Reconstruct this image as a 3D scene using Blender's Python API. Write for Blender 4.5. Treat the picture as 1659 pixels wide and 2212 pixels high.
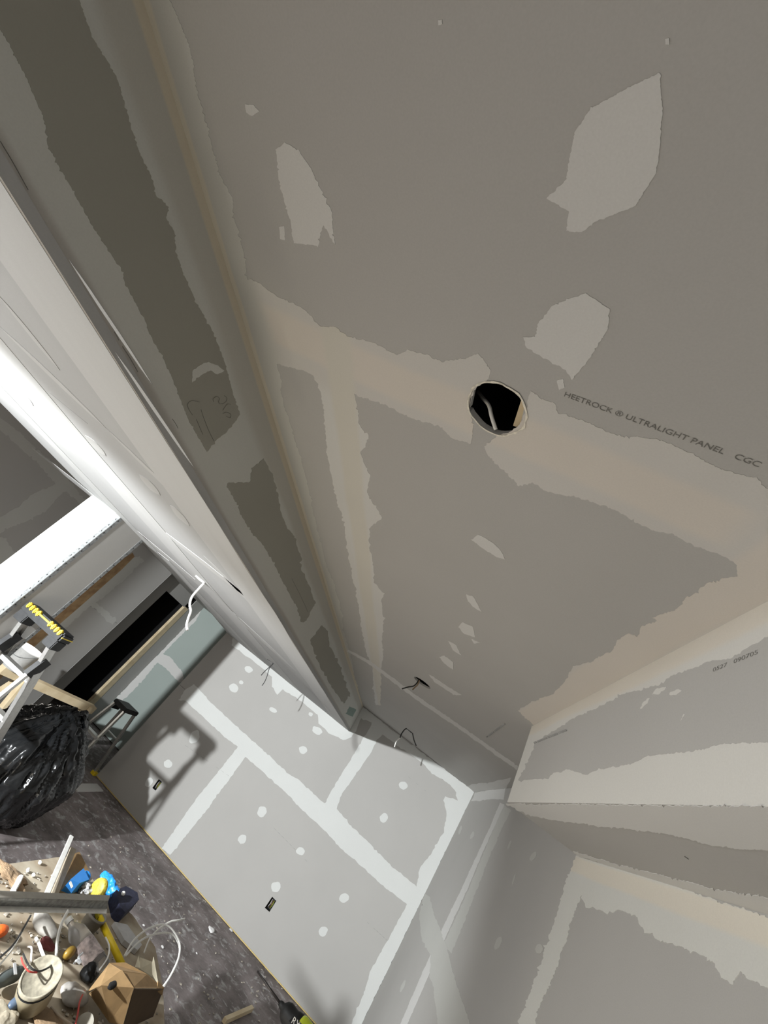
import bpy, bmesh, math, random
from mathutils import Vector, Matrix, noise
from mathutils.geometry import tessellate_polygon
for o in list(bpy.data.objects): bpy.data.objects.remove(o)
SC = bpy.context.scene
COL = SC.collection
# ------------------------------------------------------------------ camera
EYE = Vector((0, 0, 1.83))
RC = ((0.81972026, 0.01656035, 0.57252463), (0.46608375, 0.56169321, -0.68356907), (-0.33290334, 0.82717984, 0.4527128))
FP = 916.92
cd = bpy.data.cameras.new('camera'); cam = bpy.data.objects.new('camera', cd); COL.objects.link(cam)
cd.sensor_fit = 'HORIZONTAL'; cd.sensor_width = 36; cd.lens = FP / 1659 * 36; cd.clip_start = 0.02
RX, RY, RZ = (Vector(r) for r in RC)
m = Matrix.Identity(4)
for i in range(3):
    m[i][0] = RX[i]; m[i][1] = -RY[i]; m[i][2] = -RZ[i]; m[i][3] = EYE[i]
cam.matrix_world = m
SC.camera = cam
# ------------------------------------------------------------------ world, lamps, exposure
w = bpy.data.worlds.new('world'); SC.world = w; w.use_nodes = True
w.node_tree.nodes['Background'].inputs[0].default_value = (0.5, 0.48, 0.45, 1)
w.node_tree.nodes['Background'].inputs[1].default_value = 0.0
def area_lamp(name, loc, direction, size, power, color):
    l = bpy.data.lights.new(name, 'AREA'); l.shape = 'RECTANGLE'; l.size = size[0]; l.size_y = size[1]; l.energy = power; l.color = color
    o = bpy.data.objects.new(name, l); COL.objects.link(o); o.location = loc
    o.rotation_euler = Vector(direction).to_track_quat('-Z', 'Y').to_euler(); return o
LAMP = Vector((-2.40, -0.6, 1.655))
def spot_lamp(name, loc, direction, angle, blend, radius, power, color):
    l = bpy.data.lights.new(name, 'SPOT'); l.spot_size = math.radians(angle); l.spot_blend = blend; l.shadow_soft_size = radius; l.energy = power; l.color = color
    o = bpy.data.objects.new(name, l); COL.objects.link(o); o.location = loc
    o.rotation_euler = Vector(direction).to_track_quat('-Z', 'Y').to_euler(); return o
spot_lamp('work_light', LAMP, (0.05, 1.0, -0.28), 82, 0.55, 0.04, 1600, (0.945, 0.98, 1.0))
sl = bpy.data.lights.new('work_light_spill', 'POINT'); sl.energy = 85; sl.color = (0.97, 0.98, 1.0); sl.shadow_soft_size = .08; so = bpy.data.objects.new('work_light_spill', sl); COL.objects.link(so); so.location = LAMP + Vector((0, .03, .02))
hl_ = bpy.data.lights.new('hall_fill', 'POINT'); hl_.energy = 5; hl_.shadow_soft_size = .15; hl_.color = (1, .94, .86); ho_ = bpy.data.objects.new('hall_fill', hl_); COL.objects.link(ho_); ho_.location = (-3.6, 4.3, 0.9)  # added fill without a real lamp, lifts the shaded hall and wall end
area_lamp('fill_light', (-0.8, 0.7, 0.2), (-0.1, 0.8, 1.0), (0.8, 0.8), 18.5, (1.0, 0.915, 0.755))  # added upward fill below the camera, brightens the ceiling and walls
SC.view_settings.view_transform = 'Standard'; SC.view_settings.look = 'None'
SC.view_settings.gamma = 1; SC.view_settings.use_curve_mapping = False
SC.view_settings.exposure = 0.0
# ------------------------------------------------------------------ unprojection onto the real planes
def ray(p):
    x = (p[0] - 829.5) / FP; y = (p[1] - 1106) / FP
    return RX * x + RY * y + RZ
class Plane:
    def __init__(s, pt, n):
        s.p = Vector(pt); s.n = Vector(n).normalized()
        if s.n.dot(EYE - s.p) < 0: s.n = -s.n
        a = Vector((0, 0, 1)) if abs(s.n.z) < .9 else Vector((1, 0, 0))
        s.u = a.cross(s.n).normalized(); s.v = s.n.cross(s.u)
    def at(s, px, h=0):
        d = ray(px); t = (s.p - EYE).dot(s.n) / d.dot(s.n)
        return EYE + d * t + s.n * h
    def two(s, P): q = P - s.p; return Vector((q.dot(s.u), q.dot(s.v), 0))
ZC, ZB, YW, XR, XA = 2.44, 2.107, 5.9, 0.73, -0.84
CEIL = Plane((0, 0, ZC), (0, 0, 1)); SOFF = Plane((0, 0, ZB), (0, 0, 1)); BACK = Plane((0, YW, 0), (0, 1, 0))
RIGHT = Plane((XR, 0, 0), (1, 0, 0)); FACE = Plane((XA, 0, ZB), (ZC - ZB, 0, 0.03)); XC = XA - 0.03
XB = .408; XT = .373; BOXF = Plane((XB, 0, ZB), (ZC - ZB, 0, XB - XT)); FLOOR = Plane((0, 0, 0), (0, 0, 1))
VW = Plane((-4.2, 0, 0), (1, 0, 0)); DW = Plane((-4.35, 0, 0), (1, 0, 0)); GW = Plane((0, 7.15, 0), (0, 1, 0))
# ------------------------------------------------------------------ materials
def mat(name, col, rough=.8, noise_amt=.06, scale=40, bump=0.0, metal=0, trans=0, spec=None, col2=None, coat=0):
    M = bpy.data.materials.get(name)
    if M: return M
    M = bpy.data.materials.new(name); M.use_nodes = True; nt = M.node_tree; N = nt.nodes; L = nt.links
    b = N['Principled BSDF']; b.inputs['Roughness'].default_value = rough; b.inputs['Metallic'].default_value = metal
    if trans: b.inputs['Transmission Weight'].default_value = trans; b.inputs['IOR'].default_value = 1.3
    if spec is not None: b.inputs['Specular IOR Level'].default_value = spec
    if coat: b.inputs['Coat Weight'].default_value = coat
    g = N.new('ShaderNodeNewGeometry'); n = N.new('ShaderNodeTexNoise'); n.inputs['Scale'].default_value = scale; n.inputs['Detail'].default_value = 5
    L.new(g.outputs['Position'], n.inputs['Vector'])
    r = N.new('ShaderNodeValToRGB'); e = r.color_ramp.elements
    c2 = col2 or tuple(min(1, c * (1 + noise_amt)) for c in col); c1 = tuple(c * (1 - noise_amt) for c in col) if not col2 else col
    e[0].color = (*c1, 1); e[1].color = (*c2, 1); e[0].position = .35; e[1].position = .65
    L.new(n.outputs[0], r.inputs[0]); L.new(r.outputs[0], b.inputs['Base Color'])
    if bump:
        bp = N.new('ShaderNodeBump'); bp.inputs['Strength'].default_value = bump; bp.inputs['Distance'].default_value = .004
        L.new(n.outputs[0], bp.inputs['Height']); L.new(bp.outputs[0], b.inputs['Normal'])
    return M
def plaster(name, col, joints=(), big=.05, grain=.055, streak=None):
    """joint compound or board paper; joints = (axis, centre, half width, colour) of damp, tape-tinted or darker bands in the filler"""
    M = bpy.data.materials.new(name); M.use_nodes = True; nt = M.node_tree; N = nt.nodes; L = nt.links
    b = N['Principled BSDF']; b.inputs['Roughness'].default_value = .9; b.inputs['Specular IOR Level'].default_value = .2
    g = N.new('ShaderNodeNewGeometry'); sep = N.new('ShaderNodeSeparateXYZ'); L.new(g.outputs['Position'], sep.inputs[0])
    n1 = N.new('ShaderNodeTexNoise'); n1.inputs['Scale'].default_value = 2.2; n1.inputs['Detail'].default_value = 4
    mp = N.new('ShaderNodeMapping'); L.new(g.outputs['Position'], mp.inputs[0]); L.new(mp.outputs[0], n1.inputs[0])
    if streak: mp.inputs['Scale'].default_value = streak
    n2 = N.new('ShaderNodeTexNoise'); n2.inputs['Scale'].default_value = 330; n2.inputs['Detail'].default_value = 2; L.new(g.outputs['Position'], n2.inputs[0])
    def mathn(op, a, bb, c=None):
        x = N.new('ShaderNodeMath'); x.operation = op
        for i, v in enumerate((a, bb, c)):
            if v is None: continue
            if isinstance(v, (int, float)): x.inputs[i].default_value = v
            else: L.new(v, x.inputs[i])
        return x.outputs[0]
    prev = None
    base = N.new('ShaderNodeRGB'); base.outputs[0].default_value = (*col, 1); prev = base.outputs[0]
    for ax, c, hw, tint in joints:
        wob = mathn('MULTIPLY_ADD', n1.outputs[0], hw * .7, c - hw * .35)
        d = mathn('ABSOLUTE', mathn('SUBTRACT', sep.outputs['XYZ'.index(ax)], wob), 0)
        mr = N.new('ShaderNodeMapRange'); mr.interpolation_type = 'SMOOTHSTEP'; L.new(d, mr.inputs[0])
        mr.inputs[1].default_value = hw * .55; mr.inputs[2].default_value = hw; mr.inputs[3].default_value = 1; mr.inputs[4].default_value = 0
        mx = N.new('ShaderNodeMix'); mx.data_type = 'RGBA'; L.new(mr.outputs[0], mx.inputs[0]); L.new(prev, mx.inputs[6]); mx.inputs[7].default_value = (*tint, 1)
        prev = mx.outputs[2]
    v = mathn('ADD', mathn('MULTIPLY_ADD', n1.outputs[0], big * 2, 1 - big), mathn('MULTIPLY_ADD', n2.outputs[0], grain * 2, -grain))
    cv = N.new('ShaderNodeVectorMath'); cv.operation = 'SCALE'; L.new(prev, cv.inputs[0]); L.new(v, cv.inputs['Scale'])
    L.new(cv.outputs[0], b.inputs['Base Color'])
    bp = N.new('ShaderNodeBump'); bp.inputs['Strength'].default_value = .25; bp.inputs['Distance'].default_value = .002
    L.new(n1.outputs[0], bp.inputs['Height']); L.new(bp.outputs[0], b.inputs['Normal'])
    return M
BARE = plaster('drywall_paper', (.43, .42, .40)); BAREG = plaster('drywall_paper_green', (.36, .41, .385))
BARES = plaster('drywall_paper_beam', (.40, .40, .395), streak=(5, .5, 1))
MUD = plaster('joint_compound_dry', (.61, .605, .585))
MUDW = plaster('joint_compound_white', (.63, .64, .62))
PEACH = (.615, .575, .52); DAMP = (.57, .555, .525); YEL = (.59, .57, .51)
MUDC = plaster('joint_compound_ceiling', (.60, .595, .57), (('Y', .57, .17, DAMP), ('Y', .585, .06, PEACH), ('X', -.565, .05, YEL), ('X', .35, .13, DAMP), ('X', .33, .06, PEACH), ('X', XC, .13, (.50, .495, .46)), ('X', XC, .022, (.59, .55, .46))))
MUDF = plaster('joint_compound_beam_side', (.56, .56, .525), (('Z', 2.41, .07, (.49, .475, .43)), ('Z', 2.432, .018, (.60, .54, .43)), ('Z', 2.115, .035, (.43, .41, .38))), streak=(1, .6, 4))  # darker bands along the top and bottom edges of the beam side
MUDB = plaster('joint_compound_box', (.61, .60, .565), (('Z', 2.43, .045, (.63, .59, .52)),))
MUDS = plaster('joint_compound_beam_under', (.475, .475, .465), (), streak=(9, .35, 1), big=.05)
WOOD = mat('pine_wood', (.62, .49, .30), .7, scale=9, col2=(.72, .60, .40), bump=.2)
OLDWOOD = mat('stained_wood', (.26, .16, .08), .8, scale=14, col2=(.40, .27, .14))
STEEL = mat('galvanised_steel', (.33, .34, .34), .45, metal=.6, scale=60, noise_amt=.25)
ALU = mat('brushed_aluminium', (.62, .62, .60), .35, metal=.75, scale=50)
BLACK = mat('black_plastic', (.009, .0095, .01), .5, scale=30, col2=(.018, .019, .02), spec=.3)
YELLOW = mat('yellow_plastic', (.85, .62, .02), .35); LIME = mat('lime_plastic', (.50, .58, .03), .4, scale=12)
WHITEP = mat('white_plastic', (.80, .79, .75), .35); CREAM = mat('cream_plastic', (.36, .31, .21), .5, scale=20, noise_amt=.2)
KRAFT = mat('kraft_cardboard', (.24, .15, .065), .85, scale=25, noise_amt=.12); BLUE = mat('blue_rubber', (.03, .22, .62), .5, scale=30)
NAVY = mat('navy_fabric', (.018, .02, .045), .8, scale=80, noise_amt=.3); DARK = mat('dark_void', (.004, .004, .004), .95, noise_amt=0)
GREYP = mat('grey_plaster_bag', (.33, .31, .28), .85, scale=18, noise_amt=.25, bump=.5); RED = mat('red_wire', (.45, .05, .04), .5)
COPPER = mat('bare_copper', (.5, .28, .14), .4, metal=.7); INK = mat('print_ink', (.16, .155, .14), .9); WIREB = mat('black_wire', (.02, .02, .02), .5)
CLEAR = mat('clear_bottle_plastic', (.9, .88, .87), .12, trans=.85, scale=12); BROWN = mat('brown_paper', (.25, .17, .10), .9, scale=15, noise_amt=.3)
PLY = mat('dusty_plywood', (.33, .26, .18), .85, scale=9, col2=(.50, .44, .34), bump=.3); ORANGE = mat('orange_plastic', (.7, .13, .02), .5)
def floor_mat():
    M = bpy.data.materials.new('dusty_vinyl_floor'); M.use_nodes = True; nt = M.node_tree; N = nt.nodes; L = nt.links
    b = N['Principled BSDF']; b.inputs['Roughness'].default_value = .75
    g = N.new('ShaderNodeNewGeometry')
    n = N.new('ShaderNodeTexNoise'); n.inputs['Scale'].default_value = 3; n.inputs['Detail'].default_value = 10; n.inputs['Roughness'].default_value = .7
    s = N.new('ShaderNodeTexNoise'); s.inputs['Scale'].default_value = 11; s.inputs['Detail'].default_value = 9; s.inputs['Roughness'].default_value = .7; s.inputs['Distortion'].default_value = .6
    for x in (n, s): L.new(g.outputs['Position'], x.inputs[0])
    r = N.new('ShaderNodeValToRGB'); e = r.color_ramp.elements; e[0].position = .38; e[0].color = (.12, .10, .095, 1); e[1].position = .66; e[1].color = (.29, .25, .245, 1)
    r2 = N.new('ShaderNodeValToRGB'); e = r2.color_ramp.elements; e[0].position = .53; e[0].color = (0, 0, 0, 1); e[1].position = .66; e[1].color = (1, 1, 1, 1)
    mx = N.new('ShaderNodeMix'); mx.data_type = 'RGBA'; L.new(n.outputs[0], r.inputs[0]); L.new(s.outputs[0], r2.inputs[0])
    L.new(r2.outputs[0], mx.inputs[0]); L.new(r.outputs[0], mx.inputs[6]); mx.inputs[7].default_value = (.48, .47, .46, 1)
    L.new(mx.outputs[2], b.inputs['Base Color'])
    bp = N.new('ShaderNodeBump'); bp.inputs['Strength'].default_value = .5; bp.inputs['Distance'].default_value = .006; L.new(n.outputs[0], bp.inputs['Height']); L.new(bp.outputs[0], b.inputs['Normal'])
    return M
FLOORM = floor_mat()
# ------------------------------------------------------------------ object helpers
def obj(name, bm, M, parent=None, smooth=False):
    bmesh.ops.recalc_face_normals(bm, faces=bm.faces[:])
    me = bpy.data.meshes.new(name); bm.to_mesh(me); bm.free(); me.materials.append(M)
    if smooth:
        for p in me.polygons: p.use_smooth = True
    o = bpy.data.objects.new(name, me); COL.objects.link(o)
    if parent: o.parent = parent; o.matrix_parent_inverse = parent.matrix_basis.inverted()
    return o
def tag(o, label=None, cat=None, group=None, kind=None):
    for k, v in (('label', label), ('category', cat), ('group', group), ('kind', kind)):
        if v: o[k] = v
    return o
def thing(name, loc, label, cat, group=None, kind=None):
    o = bpy.data.objects.new(name, None); o.empty_display_size = .05; COL.objects.link(o); o.location = loc
    return tag(o, label, cat, group, kind)
def box_bm(lo, hi, bm=None, M=None, bev=0):
    bm2 = bmesh.new(); bmesh.ops.create_cube(bm2, size=1)
    for v in bm2.verts:
        v.co = Vector([lo[i] + (v.co[i] + .5) * (hi[i] - lo[i]) for i in range(3)])
    if bev: bmesh.ops.bevel(bm2, geom=bm2.edges[:], offset=bev, segments=2, affect='EDGES')
    if M is not None: bm2.transform(M)
    return join(bm, bm2)
def join(bm, bm2):
    if bm is None: return bm2
    me = bpy.data.meshes.new('t'); bm2.to_mesh(me); bm2.free(); bm.from_mesh(me); bpy.data.meshes.remove(me); return bm
def frame(a, b, up=(0, 0, 1)):
    a = Vector(a); b = Vector(b); z = (b - a).normalized(); x = Vector(up).cross(z)
    if x.length < 1e-4: x = Vector((1, 0, 0)).cross(z)
    x.normalize(); y = z.cross(x)
    return Matrix(((x.x, y.x, z.x, a.x), (x.y, y.y, z.y, a.y), (x.z, y.z, z.z, a.z), (0, 0, 0, 1))), (b - a).length
def bar(a, b, w, h, bm=None, up=(0, 0, 1), bev=0):
    M, l = frame(a, b, up); return box_bm((-w / 2, -h / 2, 0), (w / 2, h / 2, l), bm, M, bev)
def rail(a, b, w, h, up, t=.003):
    M, l = frame(a, b, up); bm = None
    bm = box_bm((-w / 2, -h / 2, 0), (w / 2, -h / 2 + t, l), bm, M)
    bm = box_bm((-w / 2, -h / 2, 0), (-w / 2 + t, h / 2, l), bm, M); return box_bm((w / 2 - t, -h / 2, 0), (w / 2, h / 2, l), bm, M)
def cyl(a, b, r1, r2=None, seg=24, bm=None, caps=True):
    M, l = frame(a, b); bm2 = bmesh.new()
    bmesh.ops.create_cone(bm2, cap_ends=caps, segments=seg, radius1=r1, radius2=r1 if r2 is None else r2, depth=l)
    bmesh.ops.translate(bm2, verts=bm2.verts, vec=(0, 0, l / 2)); bm2.transform(M); return join(bm, bm2)
def lathe(a, b, prof, seg=28):
    M, l = frame(a, b); bm = bmesh.new(); rings = []
    for r, z in prof:
        rings.append([bm.verts.new((r * math.cos(2 * math.pi * i / seg), r * math.sin(2 * math.pi * i / seg), z)) for i in range(seg)])
    for A, B in zip(rings, rings[1:]):
        for i in range(seg): bm.faces.new((A[i], A[(i + 1) % seg], B[(i + 1) % seg], B[i]))
    bm.transform(M); return bm
def smooth_path(P, n=6):
    P = [Vector(p) for p in P]; out = []
    for i in range(len(P) - 1):
        p0 = P[max(i - 1, 0)]; p1 = P[i]; p2 = P[i + 1]; p3 = P[min(i + 2, len(P) - 1)]
        for k in range(n):
            t = k / n; out.append(.5 * ((2 * p1) + (p2 - p0) * t + (2 * p0 - 5 * p1 + 4 * p2 - p3) * t * t + (3 * p1 - p0 - 3 * p2 + p3) * t ** 3))
    return out + [P[-1]]
def tube(P, r, seg=8, n=6, bm=None, flat=1.0):
    P = smooth_path(P, n) if n > 1 else [Vector(p) for p in P]
    bm = bm or bmesh.new(); rings = []; up = Vector((.3, .2, .9))
    for i, p in enumerate(P):
        t = (P[min(i + 1, len(P) - 1)] - P[max(i - 1, 0)]).normalized()
        x = up.cross(t).normalized(); y = t.cross(x); up = y
        rings.append([bm.verts.new(p + x * r * math.cos(a) + y * r * flat * math.sin(a)) for a in [2 * math.pi * k / seg for k in range(seg)]])
    for A, B in zip(rings, rings[1:]):
        for i in range(seg): bm.faces.new((A[i], A[(i + 1) % seg], B[(i + 1) % seg], B[i]))
    bm.faces.new(rings[0][::-1]); bm.faces.new(rings[-1]); return bm
def blob(c, rad, amp=.15, freq=6, sub=4, seed=0, flatb=None, ridge=False):
    bm = bmesh.new(); bmesh.ops.create_icosphere(bm, subdivisions=sub, radius=1); s = Vector((seed * 7.3, seed * 3.1, seed))
    for v in bm.verts:
        d = v.co.normalized(); q = Vector((d[i] * rad[i] for i in range(3)))
        k = noise.fractal(q * freq + s, 1, 2, 4)
        if ridge: k = .6 - 2.2 * abs(k)
        q = q * (1 + amp * k)
        if flatb is not None: q.z = max(q.z, flatb)
        v.co = q + Vector(c)
    return bm
# ------------------------------------------------------------------ flat boards and joint compound
def sheet_bm(plane, loops, h, thick):
    """flat sheet (outer loop and holes, points on the plane) raised h towards the room, with edges"""
    bm = bmesh.new(); vs = [[bm.verts.new(p + plane.n * h) for p in lp] for lp in loops]
    flat = [v for lp in vs for v in lp]
    for t in tessellate_polygon([[plane.two(p) for p in lp] for lp in loops]):
        try: bm.faces.new([flat[i] for i in t])
        except ValueError: pass
    for lp, src in zip(vs, loops):
        b = [bm.verts.new(p + plane.n * (h - thick)) for p in src]; n = len(lp)
        for i in range(n):
            try: bm.faces.new((lp[i], lp[(i + 1) % n], b[(i + 1) % n], b[i]))
            except ValueError: pass
    return bm
rnd = random.Random(4)
def ragged(px, amp=1.6, step=5, seed=0, closed=True):
    out = []; n = len(px)
    for i in range(n if closed else n - 1):
        a = Vector(px[i] + (0,)) if len(px[i]) == 2 else Vector(px[i]); b = px[(i + 1) % n]; b = Vector((b[0], b[1], 0))
        a = Vector((a[0], a[1], 0)); L = (b - a).length; k = max(1, int(L / step)); nn = Vector((-(b - a).y, (b - a).x, 0)).normalized()
        for j in range(k):
            p = a.lerp(b, j / k); q = p * .11 + Vector((0, 0, seed))
            d = noise.noise(q) * 1.3 + noise.noise(q * 3.1) * .9 + noise.noise(q * 9.7) * .8
            if rnd.random() < .06: d += rnd.uniform(-1.5, 2.2)
            out.append((p.x + nn.x * d * amp, p.y + nn.y * d * amp))
    return out
PN = [0]
def patch(plane, px, M, parent, name='joint_compound', amp=1.6, h=.0016, step=5):
    amp *= 1.35; step = min(step, 3.5)
    PN[0] += 1; h = h * .4 + (PN[0] % 12) * .00006
    pts = [plane.at(p) for p in ragged(px, amp, step, PN[0] * 3.7)]
    return obj(name, sheet_bm(plane, [pts], h, h), M, parent)
def spot(plane, c, rx, ry, ang, M, parent, name='screw_spot', amp=1.0):
    pts = []; s = rnd.random() * 50
    for i in range(18):
        a = i * math.pi / 9; k = 1 + .22 * noise.noise(Vector((math.cos(a) * 1.5, math.sin(a) * 1.5, s)))
        x, y = rx * k * math.cos(a), ry * k * math.sin(a); pts.append((c[0] + x * math.cos(ang) - y * math.sin(ang), c[1] + x * math.sin(ang) + y * math.cos(ang)))
    return obj(name, sheet_bm(plane, [[plane.at(p) for p in pts]], .0012, .0012), M, parent)
def spindle(plane, a, b, wd, M, parent, name='compound_smear'):
    a = Vector(a + (0,)); b = Vector(b + (0,)); n = Vector((-(b - a).y, (b - a).x, 0)).normalized(); L = []
    for s in (1, -1):
        for i in range(8):
            t = i / 8 if s > 0 else 1 - i / 8; p = a.lerp(b, t) + n * s * wd * math.sin(math.pi * t) ** .7 * (1 + .2 * rnd.random()); L.append((p.x, p.y))
    return obj(name, sheet_bm(plane, [[plane.at(p) for p in L]], .0012, .0012), M, parent)
def boards(parent, plane, rects, M, holes=(), gap=.0015):
    """rects in plane axes given as two opposite corners in world space"""
    for (a, b) in rects:
        a = Vector(a); b = Vector(b); ax = [i for i in range(3) if abs(a[i] - b[i]) > 1e-6][:2] if True else 0
        i, j = ax; c = []
        for (u, v) in ((0, 0), (1, 0), (1, 1), (0, 1)):
            p = a.copy(); lo, hi = min(a[i], b[i]) + gap, max(a[i], b[i]) - gap; p[i] = hi if u else lo
            lo, hi = min(a[j], b[j]) + gap, max(a[j], b[j]) - gap; p[j] = hi if v else lo; c.append(p)
        loops = [c]
        for hl in holes:
            q = hl[0]
            if min(a[i], b[i]) < q[i] < max(a[i], b[i]) and min(a[j], b[j]) < q[j] < max(a[j], b[j]): loops.append(hl)
        obj('drywall_panel', sheet_bm(plane, loops, 0, .012), M, parent)
def circle(plane, c, r, n=40, jit=0):
    return [c + plane.u * math.cos(a) * r * (1 + jit * noise.noise(Vector((math.cos(a) * 2, math.sin(a) * 2, 3)))) + plane.v * math.sin(a) * r * (1 + jit * noise.noise(Vector((math.cos(a) * 2, math.sin(a) * 2, 3)))) for a in [2 * math.pi * i / n for i in range(n)]]
# ================================================================== THE SETTING
Y0 = -2.6; YG = 7.15; YE = 2.22
def struct(name, bm, M, label=None): return tag(obj(name, bm, M), label, None, None, 'structure')
struct('floor', box_bm((-5.4, Y0, -.05), (1.2, 7.6, 0)), FLOORM, 'grey dusty floor spattered with dried joint compound')
DARKS = mat('framing_void', (.02, .018, .015), .95)
# ceiling
ceil = struct('ceiling', box_bm((-1.3, Y0, ZC + .30), (XR + .2, YW + .2, ZC + .34)), DARKS, 'taped and filled drywall ceiling')
H1 = CEIL.at((1073, 884)); r1 = .5 * (CEIL.at((1012, 880)) - CEIL.at((1133, 888))).length
H2 = CEIL.at((912, 1475)); r2 = .06
ho = [circle(CEIL, H1, r1, 44, .06), circle(CEIL, H2, r2, 28)]
YJ = .58; ring = sorted(ho[0], key=lambda p: p.x)
lo_a = [p for p in ring if p.y < YJ - .002]; hi_a = [p for p in ring if p.y > YJ + .002]
V3 = lambda x, y: Vector((x, y, ZC))
obj('drywall_panel', sheet_bm(CEIL, [[V3(-1.2, Y0), V3(XR, Y0), V3(XR, YJ - .0015)] + [V3(lo_a[-1].x, YJ - .0015)] + lo_a[::-1] + [V3(lo_a[0].x, YJ - .0015), V3(-1.2, YJ - .0015)]], 0, .012), BARE, ceil)
obj('drywall_panel', sheet_bm(CEIL, [[V3(-.5665, 3.2285), V3(-1.2, 3.2285), V3(-1.2, YJ + .0015), V3(-.5665, YJ + .0015)]], 0, .012), BARE, ceil)
obj('drywall_panel', sheet_bm(CEIL, [[V3(XR, 3.2285), V3(-.5635, 3.2285), V3(-.5635, YJ + .0015), V3(hi_a[0].x, YJ + .0015)] + hi_a + [V3(hi_a[-1].x, YJ + .0015), V3(XR, YJ + .0015)], ho[1]], 0, .012), BARE, ceil)
obj('drywall_panel', sheet_bm(CEIL, [[V3(-1.2, 3.2315), V3(XR, 3.2315), V3(XR, YW), V3(-1.2, YW)]], 0, .012), BARE, ceil)
LEFTC = [(340, -60), (367, 0), (405, 84), (418, 139), (426, 198), (443, 253), (460, 321), (477, 380), (502, 426), (506, 468), (519, 506), (527, 553), (536, 603), (554, 607), (594, 636), (637, 658), (663, 672), (692, 705), (724, 705), (753, 727), (811, 741), (858, 766), (880, 756), (912, 763), (956, 781), (1006, 774), (1032, 763), (1046, 777), (1061, 803), (1052, 823), (1030, 838), (1015, 862), (1012, 885), (1024, 915), (1017, 958), (977, 947), (952, 922), (880, 900), (836, 875), (778, 857), (766, 850), (771, 868), (775, 907), (782, 925), (798, 940), (789, 965), (778, 976), (786, 998), (800, 1030), (793, 1063), (815, 1099), (825, 1117), (800, 1139), (798, 1187), (808, 1219), (808, 1259), (830, 1281), (823, 1299), (830, 1339), (827, 1371), (827, 1425), (823, 1451), (823, 1523), (812, 1523), (803, 1440), (790, 1407), (780, 1353), (776, 1317), (765, 1263), (754, 1208), (739, 1114), (724, 1067), (710, 998), (702, 918), (695, 853), (677, 810), (652, 799), (598, 786), (608, 824), (605, 842), (616, 878), (634, 936), (652, 998), (666, 1052), (677, 1106), (695, 1179), (706, 1225), (722, 1260), (729, 1288), (740, 1331), (743, 1368), (754, 1404), (779, 1516), (760, 1480), (725, 1370), (680, 1230), (588, 934), (480, 599), (405, 369), (330, 125), (290, 0), (270, -60)]
patch(CEIL, LEFTC, MUDC, ceil, amp=1.7)
RIGHTC = [(1138, 878), (1147, 844), (1170, 862), (1198, 870), (1206, 891), (1258, 908), (1335, 942), (1377, 942), (1433, 951), (1497, 981), (1536, 1002), (1561, 1015), (1634, 1032), (1659, 1058), (1760, 1100), (1800, 1150), (1800, 1235), (1659, 1310), (1300, 1500), (1163, 1573), (1119, 1535), (1139, 1521), (1159, 1511), (1195, 1499), (1222, 1468), (1238, 1440), (1278, 1428), (1326, 1404), (1334, 1384), (1357, 1368), (1377, 1376), (1385, 1353), (1421, 1341), (1409, 1333), (1461, 1317), (1485, 1289), (1504, 1281), (1524, 1261), (1556, 1251), (1592, 1245), (1592, 1221), (1568, 1202), (1549, 1195), (1518, 1186), (1469, 1162), (1451, 1152), (1426, 1149), (1383, 1134), (1346, 1110), (1328, 1100), (1267, 1079), (1211, 1068), (1178, 1059), (1150, 1042), (1121, 1049), (1091, 1019), (1053, 985), (1048, 964), (1070, 943), (1105, 932), (1127, 910)]
patch(CEIL, RIGHTC, MUDC, ceil, amp=1.7)
for pl in ([(1425, 157), (1431, 239), (1425, 329), (1416, 377), (1374, 444), (1284, 480), (1257, 501), (1223, 498), (1229, 456), (1181, 429), (1223, 389), (1241, 287), (1278, 233), (1356, 190)],
           [(596, 323), (615, 308), (645, 323), (669, 359), (699, 419), (717, 456), (724, 528), (699, 486), (687, 531), (636, 525), (627, 474), (605, 401)],
           [(1266, 633), (1317, 667), (1314, 709), (1278, 769), (1235, 820), (1223, 799), (1169, 769), (1139, 751), (1130, 727), (1157, 727), (1163, 697), (1193, 661), (1235, 643)]):
    patch(CEIL, pl, MUD, ceil, 'compound_patch', amp=1.2)
for pl in ([(1018, 1165), (1033, 1154), (1062, 1169), (1083, 1190), (1091, 1208), (1073, 1203), (1047, 1187)], [(1007, 1284), (1022, 1288), (1033, 1306), (1040, 1322), (1022, 1310), (1011, 1299)],
           [(989, 1353), (1000, 1344), (1022, 1353), (1027, 1377), (1004, 1369)], [(968, 1384), (986, 1393), (997, 1416), (979, 1404)], [(948, 1418), (960, 1416), (979, 1429), (980, 1447), (960, 1433)],
           [(924, 1454), (953, 1473), (997, 1501), (979, 1500), (939, 1473)], [(1018, 1380), (1038, 1388), (1024, 1390)], [(530, 225), (548, 226), (560, 240), (545, 250), (532, 243)], [(603, 490), (614, 488), (616, 518), (606, 516)],
           [(1203, 822), (1216, 818), (1220, 836), (1208, 842)], [(947, 44), (955, 42), (956, 52), (949, 54)], [(1437, 84), (1446, 82), (1446, 96), (1438, 96)]):
    patch(CEIL, pl, MUD, ceil, 'screw_spot', amp=.6, step=6)
patch(CEIL, [(752, 1402), (802, 1429), (897, 1500), (985, 1560), (1119, 1655), (1116, 1663), (980, 1566), (893, 1507), (800, 1436), (750, 1408)], MUD, ceil, amp=.8)
patch(CEIL, [(1006, 1700), (1022, 1694), (1060, 1690), (1104, 1680), (1094, 1704), (1026, 1713)], MUD, ceil, amp=.9)
for pp in ([(1104, 806), (1095, 800)],): pass
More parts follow.
